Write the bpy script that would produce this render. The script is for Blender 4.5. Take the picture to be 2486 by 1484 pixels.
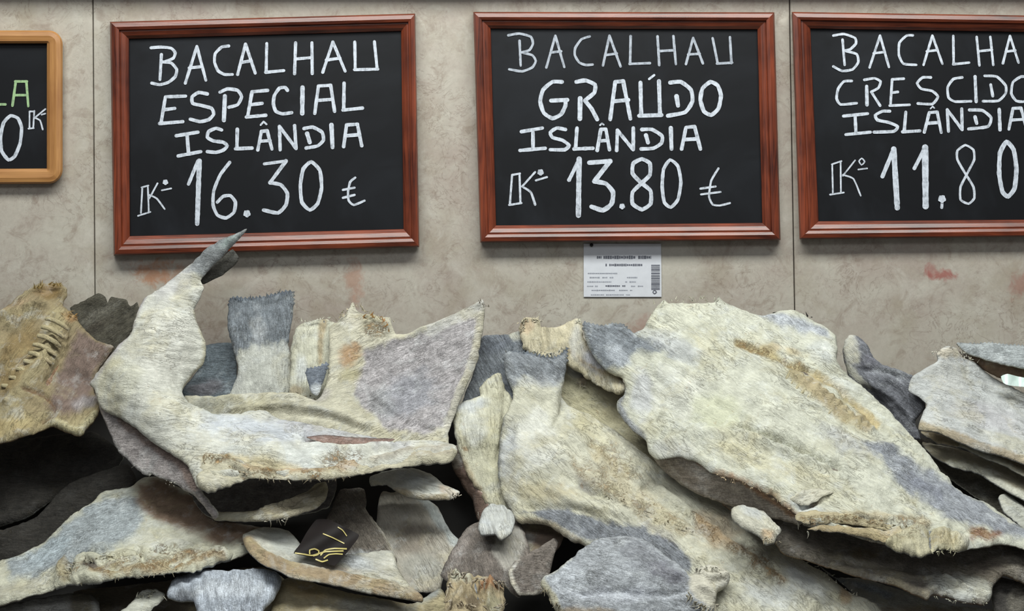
import bpy, math, random
import numpy as np
from mathutils import Vector, Matrix
from mathutils.geometry import delaunay_2d_cdt

for o in list(bpy.data.objects): bpy.data.objects.remove(o)
scene = bpy.context.scene
C = scene.collection
random.seed(5)

# ------------------------------------------------------------------ camera, world, lights
W, H, F, CAMD, CAMZ = 2486, 1484, 3000.0, 2.4, 1.5
cam_d = bpy.data.cameras.new('camera'); cam = bpy.data.objects.new('camera', cam_d); C.objects.link(cam)
cam.location = (0, -CAMD, CAMZ); cam.rotation_euler = (math.pi/2, 0, 0)
cam_d.sensor_width = 36; cam_d.lens = F / W * 36; cam_d.clip_start = .05
scene.camera = cam
scene.view_settings.view_transform = 'Standard'; scene.view_settings.look = 'None'
scene.view_settings.gamma = 1; scene.view_settings.use_curve_mapping = False
scene.view_settings.exposure = 0.06
world = bpy.data.worlds.new('shop_air'); scene.world = world; world.use_nodes = True
bg = world.node_tree.nodes['Background']; bg.inputs[0].default_value = (.93, .97, 1, 1); bg.inputs[1].default_value = .14
def area_light(name, loc, rot, sx, sy, power, col):
    l = bpy.data.lights.new(name, 'AREA'); l.shape = 'RECTANGLE'; l.size = sx; l.size_y = sy; l.energy = power; l.color = col
    o = bpy.data.objects.new(name, l); C.objects.link(o); o.location = loc; o.rotation_euler = rot
    return o
area_light('ceiling_light_strip', (0.15, -1.25, 3.4), (math.radians(24), 0, 0), 3.2, .55, 92, (.97, 1, .96))
area_light('aisle_light_strip', (-.6, -3.4, 3.3), (math.radians(50), 0, 0), 3.0, .6, 19, (.93, .97, 1))

# ------------------------------------------------------------------ helpers
def lin(c):
    c = np.asarray(c, float) / 255.0
    return np.where(c <= .04045, c / 12.92, ((c + .055) / 1.055) ** 2.4)
def P3(px, py, d):                                   # point of the place seen at a pixel, d metres before the wall
    k = (CAMD - d) / F
    return ((px - W/2) * k, -d, CAMZ - (py - H/2) * k)
def P3a(p, d):
    k = (CAMD - d) / F
    return np.stack([(p[:, 0] - W/2) * k, -d, CAMZ - (p[:, 1] - H/2) * k], 1)
def hsh(ix, iy, s):
    n = (ix.astype(np.int64) * 374761393 + iy.astype(np.int64) * 668265263 + s * 1274126177) & 0xffffffff
    n = ((n ^ (n >> 13)) * 1274126177) & 0xffffffff
    return ((n ^ (n >> 16)) & 0xffff) / 65535.0
def vnoise(x, y, s=0):
    x = np.asarray(x, float); y = np.asarray(y, float)
    x0 = np.floor(x); y0 = np.floor(y); fx = x - x0; fy = y - y0
    fx = fx*fx*(3-2*fx); fy = fy*fy*(3-2*fy)
    a = hsh(x0, y0, s); b = hsh(x0+1, y0, s); c = hsh(x0, y0+1, s); d = hsh(x0+1, y0+1, s)
    return (a*(1-fx)+b*fx)*(1-fy)+(c*(1-fx)+d*fx)*fy
def fbm(x, y, s=0, o=3):
    t = 0; a = 1; n = 0
    for i in range(o):
        t = t + a*vnoise(x*2**i, y*2**i, s+i*17); n += a; a *= .5
    return t/n*2-1
def sst(a, b, x):
    t = np.clip((x-a)/(b-a), 0, 1); return t*t*(3-2*t)
def seg_dist(P, A, B):
    d = np.full(len(P), 1e9); tt = np.zeros(len(P))
    for i in range(len(A)):
        ab = B[i]-A[i]; L = max(float(ab@ab), 1e-9)
        t = np.clip(((P-A[i])@ab)/L, 0, 1); q = P-(A[i]+t[:, None]*ab); dd = (q*q).sum(1)
        m = dd < d; d = np.where(m, dd, d); tt = np.where(m, i+t, tt)
    return np.sqrt(d), tt
def inside(P, poly):
    x, y = P[:, 0], P[:, 1]; r = np.zeros(len(P), bool); n = len(poly); j = n-1
    for i in range(n):
        xi, yi = poly[i]; xj, yj = poly[j]
        if yi != yj:
            r ^= ((yi > y) != (yj > y)) & (x < (xj-xi)*(y-yi)/(yj-yi)+xi)
        j = i
    return r
def sdf(P, poly):
    poly = np.asarray(poly, float); d, _ = seg_dist(P, poly, np.roll(poly, -1, 0))
    return np.where(inside(P, poly), -d, d)
def catmull(pts, closed, spacing):
    p = np.asarray(pts, float); n = len(p); out = []
    for i in range(n if closed else n-1):
        p1, p2 = p[i], p[(i+1) % n]
        p0 = p[(i-1) % n] if closed or i > 0 else p1
        p3 = p[(i+2) % n] if closed or i+2 < n else p2
        L = np.linalg.norm(p2-p1); k = max(1, int(round(L/spacing)))
        for q in range(k):
            t = q/k; lin_ = p1*(1-t)+p2*t
            cr = .5*((2*p1)+(-p0+p2)*t+(2*p0-5*p1+4*p2-p3)*t*t+(-p0+3*p1-3*p2+p3)*t**3)
            out.append(cr*.55+lin_*.45)
    if not closed: out.append(p[-1])
    return np.array(out)
def tps(ctrl):
    c = np.asarray(ctrl, float); X = c[:, :2]/500.; v = c[:, 2]; n = len(c)
    if n < 3:
        m = v.mean(); return lambda P: np.full(len(P), m)
    def U(r2): return np.where(r2 > 1e-12, r2*np.log(np.maximum(r2, 1e-12)), 0)
    K = U(((X[:, None]-X[None])**2).sum(2)) + 1e-3*np.eye(n)
    Q = np.hstack([np.ones((n, 1)), X]); A = np.zeros((n+3, n+3)); A[:n, :n] = K; A[:n, n:] = Q; A[n:, :n] = Q.T
    s = np.linalg.lstsq(A, np.concatenate([v, np.zeros(3)]), rcond=None)[0]
    lo, hi = v.min()-.02, v.max()+.02
    def f(P):
        Y = P/500.; k = U(((Y[:, None]-X[None])**2).sum(2))
        return np.clip(k@s[:n]+s[n]+Y@s[n+1:], lo, hi)
    return f
def d0(py): return np.interp(py, [540, 680, 750, 850, 1000, 1150, 1300, 1484, 1560], [.035, .05, .06, .095, .155, .23, .31, .405, .445])

def mesh_obj(name, verts, faces, mat, parent=None, smooth=True):
    me = bpy.data.meshes.new(name); me.from_pydata([tuple(v) for v in verts], [], [tuple(f) for f in faces]); me.update()
    if smooth: me.polygons.foreach_set('use_smooth', [True]*len(me.polygons))
    o = bpy.data.objects.new(name, me); C.objects.link(o); o.data.materials.append(mat)
    if parent: o.parent = parent
    return o
def tag(o, label=None, cat=None, group=None, kind=None):
    if label: o['label'] = label
    if cat: o['category'] = cat
    if group: o['group'] = group
    if kind: o['kind'] = kind
    return o
def empty(name, loc):
    o = bpy.data.objects.new(name, None); C.objects.link(o); o.location = loc; o.empty_display_size = .05; return o

# ------------------------------------------------------------------ materials
class NT:
    def __init__(s, name):
        s.m = bpy.data.materials.new(name); s.m.use_nodes = True; s.t = s.m.node_tree
        s.b = s.t.nodes['Principled BSDF']
    def n(s, typ, **kw):
        n = s.t.nodes.new(typ)
        for k, v in kw.items():
            if k.startswith('i_'):
                key = k[2:]; key = int(key) if key.isdigit() else key.replace('_', ' ')
                if isinstance(v, bpy.types.NodeSocket): s.t.links.new(v, n.inputs[key])
                else: n.inputs[key].default_value = v
            else: setattr(n, k, v)
        return n
    def noise(s, vec, scale, detail=3, rough=.55, dist=0):
        n = s.n('ShaderNodeTexNoise', i_Scale=scale, i_Detail=detail, i_Roughness=rough, i_Distortion=dist)
        s.t.links.new(vec, n.inputs['Vector']); return n.outputs['Fac']
    def mapr(s, v, a, b, c, d): return s.n('ShaderNodeMapRange', i_0=v, i_1=a, i_2=b, i_3=c, i_4=d).outputs[0]
    def math(s, op, a, b=0.0, c=0.0): return s.n('ShaderNodeMath', operation=op, i_0=a, i_1=b, i_2=c).outputs[0]
    def mix(s, fac, a, b, mode='MIX'):
        n = s.n('ShaderNodeMix', data_type='RGBA', blend_type=mode)
        for i, v in ((0, fac), (6, a), (7, b)):
            if isinstance(v, bpy.types.NodeSocket): s.t.links.new(v, n.inputs[i])
            else: n.inputs[i].default_value = v
        return n.outputs[2]
    def gray(s, v): return s.n('ShaderNodeCombineColor', i_0=v, i_1=v, i_2=v).outputs[0]
    def scale_vec(s, vec, sc):
        return s.n('ShaderNodeVectorMath', operation='MULTIPLY', i_0=vec, i_1=sc).outputs[0]
    def link(s, a, inp): s.t.links.new(a, s.b.inputs[inp])
    def bump(s, h, strength, dist):
        s.link(s.n('ShaderNodeBump', i_Height=h, i_Strength=strength, i_Distance=dist).outputs[0], 'Normal')
def L4(c): return tuple(lin(c))+(1,)

def make_fish_mat():
    t = NT('dried_salt_cod'); oc = t.n('ShaderNodeTexCoord').outputs['Object']
    col = t.n('ShaderNodeAttribute', attribute_name='Col').outputs['Color']
    gr = t.n('ShaderNodeAttribute', attribute_name='grain').outputs['Vector']
    sk = t.n('ShaderNodeAttribute', attribute_name='skin').outputs['Fac']
    fl = t.math('SUBTRACT', 1.0, sk)
    # yellowed oil patches and white salt on the flesh only
    ym = t.mapr(t.noise(oc, 13, 5, .65, .5), .5, .72, 0, .5)
    c1 = t.mix(t.math('MULTIPLY', ym, fl), col, L4((198, 188, 146)))
    wm = t.mapr(t.noise(oc, 23, 5, .7, .4), .53, .68, 0, .6)
    bw = t.n('ShaderNodeRGBToBW', i_0=col).outputs[0]
    wm = t.math('MULTIPLY', wm, t.mapr(bw, .04, .22, .05, 1))
    c2 = t.mix(t.math('MULTIPLY', wm, t.mapr(sk, 0, 1, .6, .4)), c1, L4((226, 230, 230)))
    # mottling
    n1 = t.mapr(t.noise(oc, 34, 6, .7), .3, .7, .66, 1.04)
    sn = t.mapr(t.noise(oc, 52, 7, .75, .3), .28, .72, .52, 1.42)
    n1 = t.math('ADD', t.math('MULTIPLY', n1, fl), t.math('MULTIPLY', sn, sk))
    fib = t.noise(t.scale_vec(gr, (55, 210, 1)), 1.0, 5, .68, 1.4)
    n2 = t.mapr(fib, .3, .7, .86, 1.08)
    fine = t.noise(oc, 420, 3, .7)
    n3 = t.math('ADD', 1.0, t.math('MULTIPLY', t.mapr(fine, .3, .7, -1, 1), t.mapr(sk, 0, 1, .07, .3)))
    streak = t.noise(t.scale_vec(gr, (70, 620, 1)), 1.0, 3, .7, .4)
    n3 = t.math('MULTIPLY', n3, t.math('ADD', 1.0, t.math('MULTIPLY', t.mapr(streak, .35, .68, -.22, .5), t.mapr(sk, 0, 1, .12, .8))))
    c3 = t.mix(1.0, c2, t.gray(t.math('MULTIPLY', t.math('MULTIPLY', n1, n2), n3)), 'MULTIPLY')
    # dried wrinkle lines following the grain
    wl = t.noise(t.scale_vec(gr, (16, 62, 1)), 1.0, 5, .6, 1.8)
    wr = t.math('MULTIPLY', t.mapr(t.math('ABSOLUTE', t.math('SUBTRACT', wl, .5)), 0, .022, 1, 0), t.mapr(t.noise(oc, 14, 2, .5), .42, .6, 0, 1))
    c3 = t.mix(t.math('MULTIPLY', wr, t.mapr(sk, 0, 1, .20, .10)), c3, L4((138, 126, 98)))
    # rusty crumbs
    cb = t.n('ShaderNodeAttribute', attribute_name='crumb').outputs['Fac']
    cn = t.noise(oc, 150, 4, .7, 1.2)
    rm = t.math('MULTIPLY', t.mapr(t.math('ADD', cn, t.math('MULTIPLY', t.noise(oc, 28, 2, .5), .5)), .75, .9, 0, .85), cb)
    c4 = t.mix(rm, c3, t.mix(t.mapr(t.noise(oc, 60, 2, .5), .4, .6, 0, 1), L4((112, 84, 56)), L4((176, 136, 84))))
    rm2 = t.mapr(t.noise(oc, 70, 3, .6, .6), .67, .76, 0, .35)
    c4 = t.mix(t.math('MULTIPLY', rm2, fl), c4, L4((150, 118, 76)))
    t.link(c4, 'Base Color'); t.b.inputs['Roughness'].default_value = .78
    t.b.inputs['Specular IOR Level'].default_value = .25
    h = t.math('ADD', t.math('MULTIPLY', fib, .7), t.math('ADD', t.math('MULTIPLY', fine, .25), t.math('MULTIPLY', t.noise(oc, 110, 4, .6), .6)))
    h = t.math('SUBTRACT', h, t.math('MULTIPLY', wr, .35))
    h = t.math('SUBTRACT', h, t.math('MULTIPLY', rm, 1.2)); t.bump(h, .8, .0045)
    return t.m
M_FISH = make_fish_mat()

def simple(name, c, rough=.6, n=.15, scale=40, bump=0, spec=.4, metal=0):
    t = NT(name); oc = t.n('ShaderNodeTexCoord').outputs['Object']
    nz = t.noise(oc, scale, 4, .6)
    t.link(t.mix(1.0, L4(c), t.gray(t.mapr(nz, .3, .7, 1-n, 1+n)), 'MULTIPLY'), 'Base Color')
    t.b.inputs['Roughness'].default_value = rough; t.b.inputs['Specular IOR Level'].default_value = spec
    t.b.inputs['Metallic'].default_value = metal
    if bump: t.bump(nz, .4, bump)
    return t.m
def wood(name, a, b, rough, axis):
    t = NT(name); oc = t.n('ShaderNodeTexCoord').outputs['Object']
    sc = (6, 120, 120) if axis == 0 else (120, 120, 6)
    v = t.scale_vec(oc, sc)
    g = t.noise(v, 1.0, 4, .6, 1.2); g2 = t.noise(oc, 9, 3, .6)
    f = t.math('ADD', t.mapr(g, .32, .68, 0, .7), t.mapr(g2, .3, .7, -.15, .35))
    t.link(t.mix(f, L4(a), L4(b)), 'Base Color'); t.b.inputs['Roughness'].default_value = rough
    t.b.inputs['Specular IOR Level'].default_value = .55
    t.bump(g, .25, .001); return t.m
M_MAH = [wood('mahogany_h', (58, 22, 14), (136, 64, 38), .33, 0), wood('mahogany_v', (58, 22, 14), (136, 64, 38), .33, 1)]
M_OAK = [wood('light_oak_h', (140, 92, 46), (182, 132, 76), .5, 0), wood('light_oak_v', (140, 92, 46), (182, 132, 76), .5, 1)]
def slate_mat():
    t = NT('chalkboard_slate'); oc = t.n('ShaderNodeTexCoord').outputs['Object']
    sm = t.mapr(t.noise(oc, 5, 4, .6, .8), .45, .75, 0, .10)
    t.link(t.mix(sm, L4((20, 21, 24)), L4((84, 90, 100))), 'Base Color')
    t.b.inputs['Roughness'].default_value = .45; t.b.inputs['Specular IOR Level'].default_value = .22
    return t.m
M_SLATE = slate_mat()
def chalk_mat(name, c, dim):
    t = NT(name); oc = t.n('ShaderNodeTexCoord').outputs['Object']
    n = t.noise(oc, 95, 4, .7); n2 = t.noise(t.scale_vec(oc, (300, 300, 60)), 1, 3, .6)
    f = t.math('MULTIPLY', t.mapr(n, .4, .72, 0, dim), t.mapr(n2, .35, .6, .2, 1))
    t.link(t.mix(f, L4(c), L4((70, 76, 84))), 'Base Color'); t.b.inputs['Roughness'].default_value = .9
    t.b.inputs['Specular IOR Level'].default_value = .1
    return t.m
M_CHALK = chalk_mat('white_chalk_paint', (204, 210, 220), .8)
M_CHALK_THIN = chalk_mat('faint_white_chalk', (176, 182, 192), .8)
M_CHALK_G = chalk_mat('green_chalk_paint', (158, 188, 140), .7)

def wall_mat():
    t = NT('veined_marble_panel'); oc = t.n('ShaderNodeTexCoord').outputs['Object']
    big = t.noise(oc, 3.2, 4, .6, .6); mid = t.noise(oc, 11, 5, .65, .5)
    c = t.mix(t.mapr(big, .35, .65, 0, 1), L4((178, 172, 160)), L4((161, 149, 139)))
    c = t.mix(t.mapr(mid, .42, .7, 0, .6), c, L4((186, 182, 170)))
    c = t.mix(t.mapr(t.noise(oc, 7, 4, .6, .3), .5, .7, 0, .5), c, L4((140, 128, 106)))
    # thin dark wandering veins, present only in places
    v = t.noise(oc, 17, 4, .62, 1.6)
    vein = t.mapr(t.math('ABSOLUTE', t.math('SUBTRACT', v, .5)), 0, .018, 1, 0)
    gate = t.mapr(t.noise(oc, 6, 2, .5), .42, .6, 0, .42)
    c = t.mix(t.math('MULTIPLY', vein, gate), c, L4((96, 76, 62)))
    v2 = t.noise(oc, 36, 6, .7, 2.2)
    vein2 = t.mapr(t.math('ABSOLUTE', t.math('SUBTRACT', v2, .5)), 0, .035, 1, 0)
    gate2 = t.mapr(t.noise(oc, 9, 2, .5, .3), .46, .66, 0, .2)
    c = t.mix(t.math('MULTIPLY', vein2, gate2), c, L4((120, 96, 88)))
    c = t.mix(t.mapr(t.noise(oc, 24, 6, .7, 1.2), .52, .68, 0, .5), c, L4((128, 111, 98)))
    c = t.mix(t.mapr(t.noise(oc, 15, 5, .7, .8), .55, .72, 0, .5), c, L4((196, 192, 182)))
    sp = t.mapr(t.noise(oc, 120, 3, .7), .3, .7, .93, 1.06)
    # blood-red and rust blemishes of the stone
    def stain(c, px, py, rx, rz, colr, k):
        x, _, z = P3(px, py, 0)
        q = t.n('ShaderNodeVectorMath', operation='SUBTRACT', i_0=oc, i_1=(x, 0, z)).outputs[0]
        q = t.scale_vec(q, (1/rx, 0, 1/rz)); l = t.n('ShaderNodeVectorMath', operation='LENGTH', i_0=q).outputs['Value']
        l = t.math('ADD', l, t.math('MULTIPLY', t.math('SUBTRACT', t.noise(oc, 45, 3, .7, .5), .5), 3.0))
        return t.mix(t.mapr(l, .3, 1.1, k, 0), c, L4(colr))
    c = stain(c, 2285, 668, .032, .012, (150, 84, 76), .8)
    c = stain(c, 2260, 652, .014, .014, (150, 95, 88), .6)
    c = stain(c, 2478, 690, .02, .03, (148, 96, 84), .5)
    c = stain(c, 380, 665, .05, .03, (160, 106, 70), .7)
    c = stain(c, 860, 680, .02, .05, (160, 112, 90), .5)
    c = stain(c, 1560, 800, .03, .03, (150, 100, 88), .4)
    t.link(t.mix(1.0, c, t.gray(sp), 'MULTIPLY'), 'Base Color')
    t.b.inputs['Roughness'].default_value = .5; t.b.inputs['Specular IOR Level'].default_value = .35
    t.bump(mid, .15, .002); return t.m
M_WALL = wall_mat()
M_DARK = simple('dark_seam_backing', (42, 37, 33), .8)
M_COUNTER = simple('shade_dark_counter', (40, 38, 36), .75, .3, 20)  # near-black colour stands in for the shade seen through the gaps
M_FLOOR = simple('grey_shop_floor', (120, 116, 110), .5, .1, 8)
M_PAPER = simple('white_card', (206, 208, 214), .7, .04, 60)
M_INK = simple('faded_grey_ink', (96, 98, 108), .8)
M_INK2 = simple('pale_grey_ink', (150, 153, 162), .8)
M_NAIL = simple('black_nail', (12, 11, 10), .4)
M_FILM = simple('dark_brown_film', (24, 18, 17), .6, .2, 30, 0, .2)
M_GOLD = simple('gold_print', (190, 176, 110), .4, .15, 60)
M_PLAST = simple('glossy_white_plastic', (205, 222, 216), .15, .1, 30, 0, .6)

# ------------------------------------------------------------------ the setting
def box(name, x0, x1, y0, y1, z0, z1, mat, parent=None):
    v = [(x, y, z) for x in (x0, x1) for y in (y0, y1) for z in (z0, z1)]
    f = [(0,1,3,2), (4,6,7,5), (0,4,5,1), (2,3,7,6), (0,2,6,4), (1,5,7,3)]
    return mesh_obj(name, v, f, mat, parent, False)
wall = tag(box('wall_back', -2.6, 2.6, .02, .12, 0, 2.6, M_DARK), kind='structure')
wall['label'] = 'beige veined stone wall behind the fish pile'
def xw(px): return (px - W/2) * CAMD / F
seams = [(-2.6, -2.6), (xw(224), xw(236)), (xw(1915), xw(1944)), (2.6, 2.6)]     # x at top and bottom of each joint
ZT, ZB, G = 2.2, .8, .0011
for i in range(3):
    (a0, a1), (b0, b1) = seams[i], seams[i+1]
    a0 += G; a1 += G; b0 -= G; b1 -= G
    # bevelled slab
    be = .0012
    v = [(a1, .02, ZB), (b1, .02, ZB), (b0, .02, ZT), (a0, .02, ZT),
         (a1, be, ZB), (b1, be, ZB), (b0, be, ZT), (a0, be, ZT),
         (a1+be, 0, ZB+be), (b1-be, 0, ZB+be), (b0-be, 0, ZT-be), (a0+be, 0, ZT-be)]
    f = [(8, 9, 10, 11)]
    for k in range(4):
        j = (k+1) % 4; f += [(k, j, 4+j, 4+k), (4+k, 4+j, 8+j, 8+k)]
    mesh_obj('stone_panel', v, f, M_WALL, wall, False)
tr = box('trim_1', -2.6, 2.6, -.055, .02, 2.135, 2.2, simple('grey_brown_ledge', (110, 100, 88), .6)); tag(tr, 'stone ledge running along the wall above the boards', kind='structure')
tag(box('floor', -3, 3, -4.5, .12, -.05, 0, M_FLOOR), kind='structure')
def counter():
    pr = [(-.004, 0.0), (-.004, 1.30), (-.03, 1.305), (-.36, .80), (-.66, .79), (-.68, .78), (-.68, .74), (-.65, .73), (-.65, 0.0)]
    v = [(x, y, z) for x in (-1.6, 1.6) for y, z in pr]; n = len(pr)
    f = [tuple(range(n)), tuple(range(2*n-1, n-1, -1))]+[(i, n+i, n+(i+1) % n, (i+1) % n) for i in range(n)]
    return mesh_obj('display_counter', v, f, M_COUNTER, None, False)
tag(counter(), 'shade-coloured sloping counter under the heap of dried fish', 'counter')

# ------------------------------------------------------------------ lettering
HS = [0]
def ribbon(V, Fc, pts, w, d, h=.0007, closed=False):
    HS[0] = (HS[0]+1) % 9; h = h+HS[0]*.00004; w = w*.92
    p = np.array(pts, float)
    n = len(p); tan = np.zeros_like(p)
    for i in range(n):
        a = p[(i-1) % n] if closed or i else p[i]; b = p[(i+1) % n] if closed or i < n-1 else p[i]
        t = b-a; tan[i] = t/max(np.linalg.norm(t), 1e-6)
    nor = np.stack([-tan[:, 1], tan[:, 0]], 1)
    wv = w/2*(1+.16*fbm(p[:, 0]*.11+w, p[:, 1]*.11, 3, 2))
    L = p+nor*wv[:, None]; R = p-nor*wv[:, None]
    b0 = len(V)
    rows = n
    for i in range(n):
        hi = h+.0003*i/n
        for q, dd in ((L[i], d), (L[i], d+hi), (R[i], d+hi), (R[i], d)): V.append(P3(q[0], q[1], dd))
    for i in range(rows if closed else rows-1):
        j = (i+1) % rows
        for k in range(3):
            Fc.append((b0+4*i+k, b0+4*j+k, b0+4*j+k+1, b0+4*i+k+1))
    if not closed:
        for i, s in ((0, -1), (n-1, 1)):
            c = p[i]; base = len(V); V.append(P3(c[0], c[1], d+h)); m = 7
            a0 = math.atan2(nor[i][1], nor[i][0])
            for k in range(m+1):
                a = a0-s*math.pi*k/m
                V.append(P3(c[0]+math.cos(a)*wv[i], c[1]+math.sin(a)*wv[i], d+h))
            for k in range(m): Fc.append((base, base+1+k, base+2+k))
def dot(V, Fc, x, y, r, d, h=.0016):
    b = len(V); V.append(P3(x, y, d+h)); m = 14
    for k in range(m):
        rr = r*(1+.12*math.sin(k*2.3)); a = 2*math.pi*k/m; V.append(P3(x+math.cos(a)*rr, y+math.sin(a)*rr, d+h))
    for k in range(m): Fc.append((b, b+1+k, b+1+(k+1) % m))
def lettering(name, strokes, ox, oy, sc, w, d, mat, parent):
    V = []; Fc = []; cv = lambda q: [(ox+x/sc, oy+y/sc) for x, y in q]
    for s in strokes:
        k = s[0]; ww = (s[2] if len(s) > 2 else w)/sc
        if k == 'D': (x, y), = cv([s[1]]); dot(V, Fc, x, y, ww, d)
        elif k == 'L': ribbon(V, Fc, catmull(cv(s[1]), False, 7), ww, d) if len(s[1]) == 2 else [ribbon(V, Fc, catmull(cv(s[1][i:i+2]), False, 7), ww, d) for i in range(len(s[1])-1)]
        elif k == 'C': ribbon(V, Fc, catmull(cv(s[1]), False, 4), ww, d)
        elif k == 'O': ribbon(V, Fc, catmull(cv(s[1]), True, 4), ww, d, closed=True)
    o = mesh_obj(name, V, Fc, mat, parent, False)
    loc = parent.location; o.data.transform(Matrix.Translation(-loc)); return o

# ------------------------------------------------------------------ chalkboards
PROF = [(0, .004), (0, .020), (.08, .0265), (.30, .0285), (.46, .026), (.50, .022), (.58, .0225), (.80, .019), (.97, .014), (1, .008)]
def chalkboard(label, outer, inner, mats, dslate, prof=PROF, round_px=0):
    """outer / inner: four corners in order TL, TR, BR, BL as seen on the wall"""
    root = empty('chalkboard', P3(*[(outer[2][i]+outer[3][i])/2 for i in (0, 1)], 0))
    loc = np.array(root.location); 
    for k in range(4):
        j = (k+1) % 4; V = []; Fc = []
        O0, O1, I0, I1 = (np.array(q, float) for q in (outer[k], outer[j], inner[k], inner[j]))
        st = [(O0*(1-u)+O1*u, I0*(1-u)+I1*u) for u in (0, .5, 1)]
        if round_px:
            ax = (O1-O0)/np.linalg.norm(O1-O0); nn = np.array([-ax[1], ax[0]]); r = round_px; st = []
            for h in range(7):
                an = math.pi/4*(1-h/6); st.append((O0+ax*(r-r*math.sin(an))+nn*(r-r*math.cos(an)), I0))
            for h in range(1, 6): u = h/6; st.append(((O0+ax*r)*(1-u)+(O1-ax*r)*u, I0*(1-u)+I1*u))
            for h in range(7):
                an = math.pi/4*h/6; st.append((O1-ax*(r-r*math.sin(an))+nn*(r-r*math.cos(an)), I1))
        m = len(st)-1
        for eo, ei in st:
            for s_, dp in prof:
                q = eo*(1-s_)+ei*s_; V.append(np.array(P3(q[0], q[1], dp))-loc)
        n = len(prof)
        for a in range(m):
            for i in range(n-1): Fc.append((a*n+i, (a+1)*n+i, (a+1)*n+i+1, a*n+i+1))
            Fc.append((a*n+n-1, (a+1)*n+n-1, (a+1)*n, a*n))
        Fc += [tuple(range(n)), tuple(m*n+i for i in range(n-1, -1, -1))]
        mesh_obj('frame_rail', V, Fc, mats[k % 2], root, False)
    g = 3; V = []
    ctr = sum(np.array(q, float) for q in inner)/4
    for q in inner:
        q = np.array(q, float); q = q+(q-ctr)/np.linalg.norm(q-ctr)*g
        V.append(np.array(P3(q[0], q[1], dslate))-loc); 
    V += [v+np.array([0, dslate-.003, 0]) for v in V[:4]]
    mesh_obj('slate', V, [(3, 2, 1, 0), (4, 5, 6, 7)]+[(i, (i+1) % 4, 4+(i+1) % 4, 4+i) for i in range(4)], M_SLATE, root, False)
    tag(root, label, 'chalkboard', 'price boards on the wall'); bpy.context.view_layer.update()
    return root
DS = .010
b1 = chalkboard('dark red framed chalkboard priced 16.30 with a fish tail crossing its lower rail',
    [(267, 53), (1008, 33), (1018, 600), (276, 621)], [(314, 95), (973, 76), (979, 556), (316, 573)], M_MAH, DS)
b2 = chalkboard('dark red framed chalkboard priced 13.80 above the small white card',
    [(1149, 29), (1880, 30), (1895, 583), (1166, 589)], [(1192, 70), (1838, 72), (1850, 541), (1205, 547)], M_MAH, DS)
b3 = chalkboard('dark red framed chalkboard priced 11.80 cut off by the right edge',
    [(1922, 29), (2655, 40), (2668, 572), (1941, 581)], [(1968, 70), (2612, 80), (2624, 532), (1988, 537)], M_MAH, DS)
OAKP = [(0, .003), (0, .014), (.12, .020), (.4, .022), (.8, .0205), (.96, .017), (1, .007)]
b0 = chalkboard('light oak framed chalkboard with green letters at the left edge',
    [(-430, 74), (152, 74), (152, 446), (-430, 450)], [(-392, 106), (113, 106), (113, 409), (-392, 412)], M_OAK, .009, OAKP, 34)

A = dict(ox=300, oy=60, sc=2.854, d=DS)
def LL(*segs): return [('L', list(s)) for s in segs]
t1 = [('C', [(190,160),(260,155),(330,163),(358,195),(345,232),(290,255)]), ('C', [(270,258),(330,265),(368,310),(358,360),(310,400),(250,416),(195,405)]), ('L', [(262,207),(252,380)]),
  *LL([(428,405),(508,150)], [(508,150),(570,385)], [(455,300),(545,290)]),
  ('C', [(728,148),(680,155),(635,200),(630,260),(655,320),(700,345),(755,345)]),
  *LL([(790,345),(845,135)], [(845,135),(912,335)], [(815,262),(885,250)], [(992,130),(988,330)], [(985,330),(1110,318)],
   [(1192,125),(1185,340)], [(1305,125),(1307,338)], [(1190,238),(1305,228)], [(1380,330),(1450,120)], [(1450,120),(1535,322)], [(1405,245),(1500,232)],
   [(1602,120),(1605,312)], [(1600,312),(1762,308)], [(1738,118),(1757,308)])]
lettering('chalk_lettering', t1, **A, w=23, mat=M_CHALK, parent=b1)
t2 = [*LL([(430,495),(290,500)], [(290,500),(260,680)], [(250,685),(410,672)], [(275,590),(355,580)]),
  ('C', [(580,480),(520,470),(475,500),(478,545),(540,560),(610,580),(625,620),(590,658),(530,672),(462,655)]),
  ('L', [(702,495),(695,662)], 32), ('C', [(668,468),(720,445),(790,455),(818,500),(790,555),(730,572)]),
  *LL([(998,455),(890,465)], [(890,465),(860,635)], [(850,640),(985,628)], [(880,555),(960,545)]),
  ('C', [(1135,455),(1120,435),(1080,440),(1045,490),(1038,550),(1055,600),(1100,618),(1165,610)]), ('L', [(1240,435),(1238,615)], 33),
  *LL([(1350,425),(1325,615)], [(1350,425),(1435,420)], [(1435,420),(1462,600)], [(1340,525),(1440,518)], [(1528,405),(1525,590)], [(1520,592),(1655,578)])]
lettering('chalk_lettering', t2, **A, w=26, mat=M_CHALK, parent=b1)
t3 = [*LL([(365,770),(515,745)], [(440,765),(450,890)], [(378,910),(535,880)]),
  ('C', [(680,730),(640,718),(590,740),(580,780),(620,805),(690,815),(720,840),(690,870),(640,885),(580,880)]),
  *LL([(788,725),(785,860)], [(775,860),(890,855)], [(930,868),(955,740)], [(955,740),(995,735)], [(995,735),(1028,862)], [(945,808),(1015,803)]),
  ('L', [(950,695),(970,672)], 14), ('L', [(970,672),(990,690)], 14),
  *LL([(1085,868),(1080,705)], [(1080,705),(1195,858)], [(1195,858),(1185,700)]), ('L', [(1272,755),(1290,815)], 32),
  ('C', [(1250,720),(1310,710),(1375,745),(1385,800),(1345,840),(1265,855)]), ('L', [(1440,695),(1448,850)], 32),
  *LL([(1525,845),(1545,695)], [(1545,695),(1620,690)], [(1620,690),(1650,838)], [(1540,770),(1635,762)])]
lettering('chalk_lettering', t3, **A, w=26, mat=M_CHALK, parent=b1)
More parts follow.
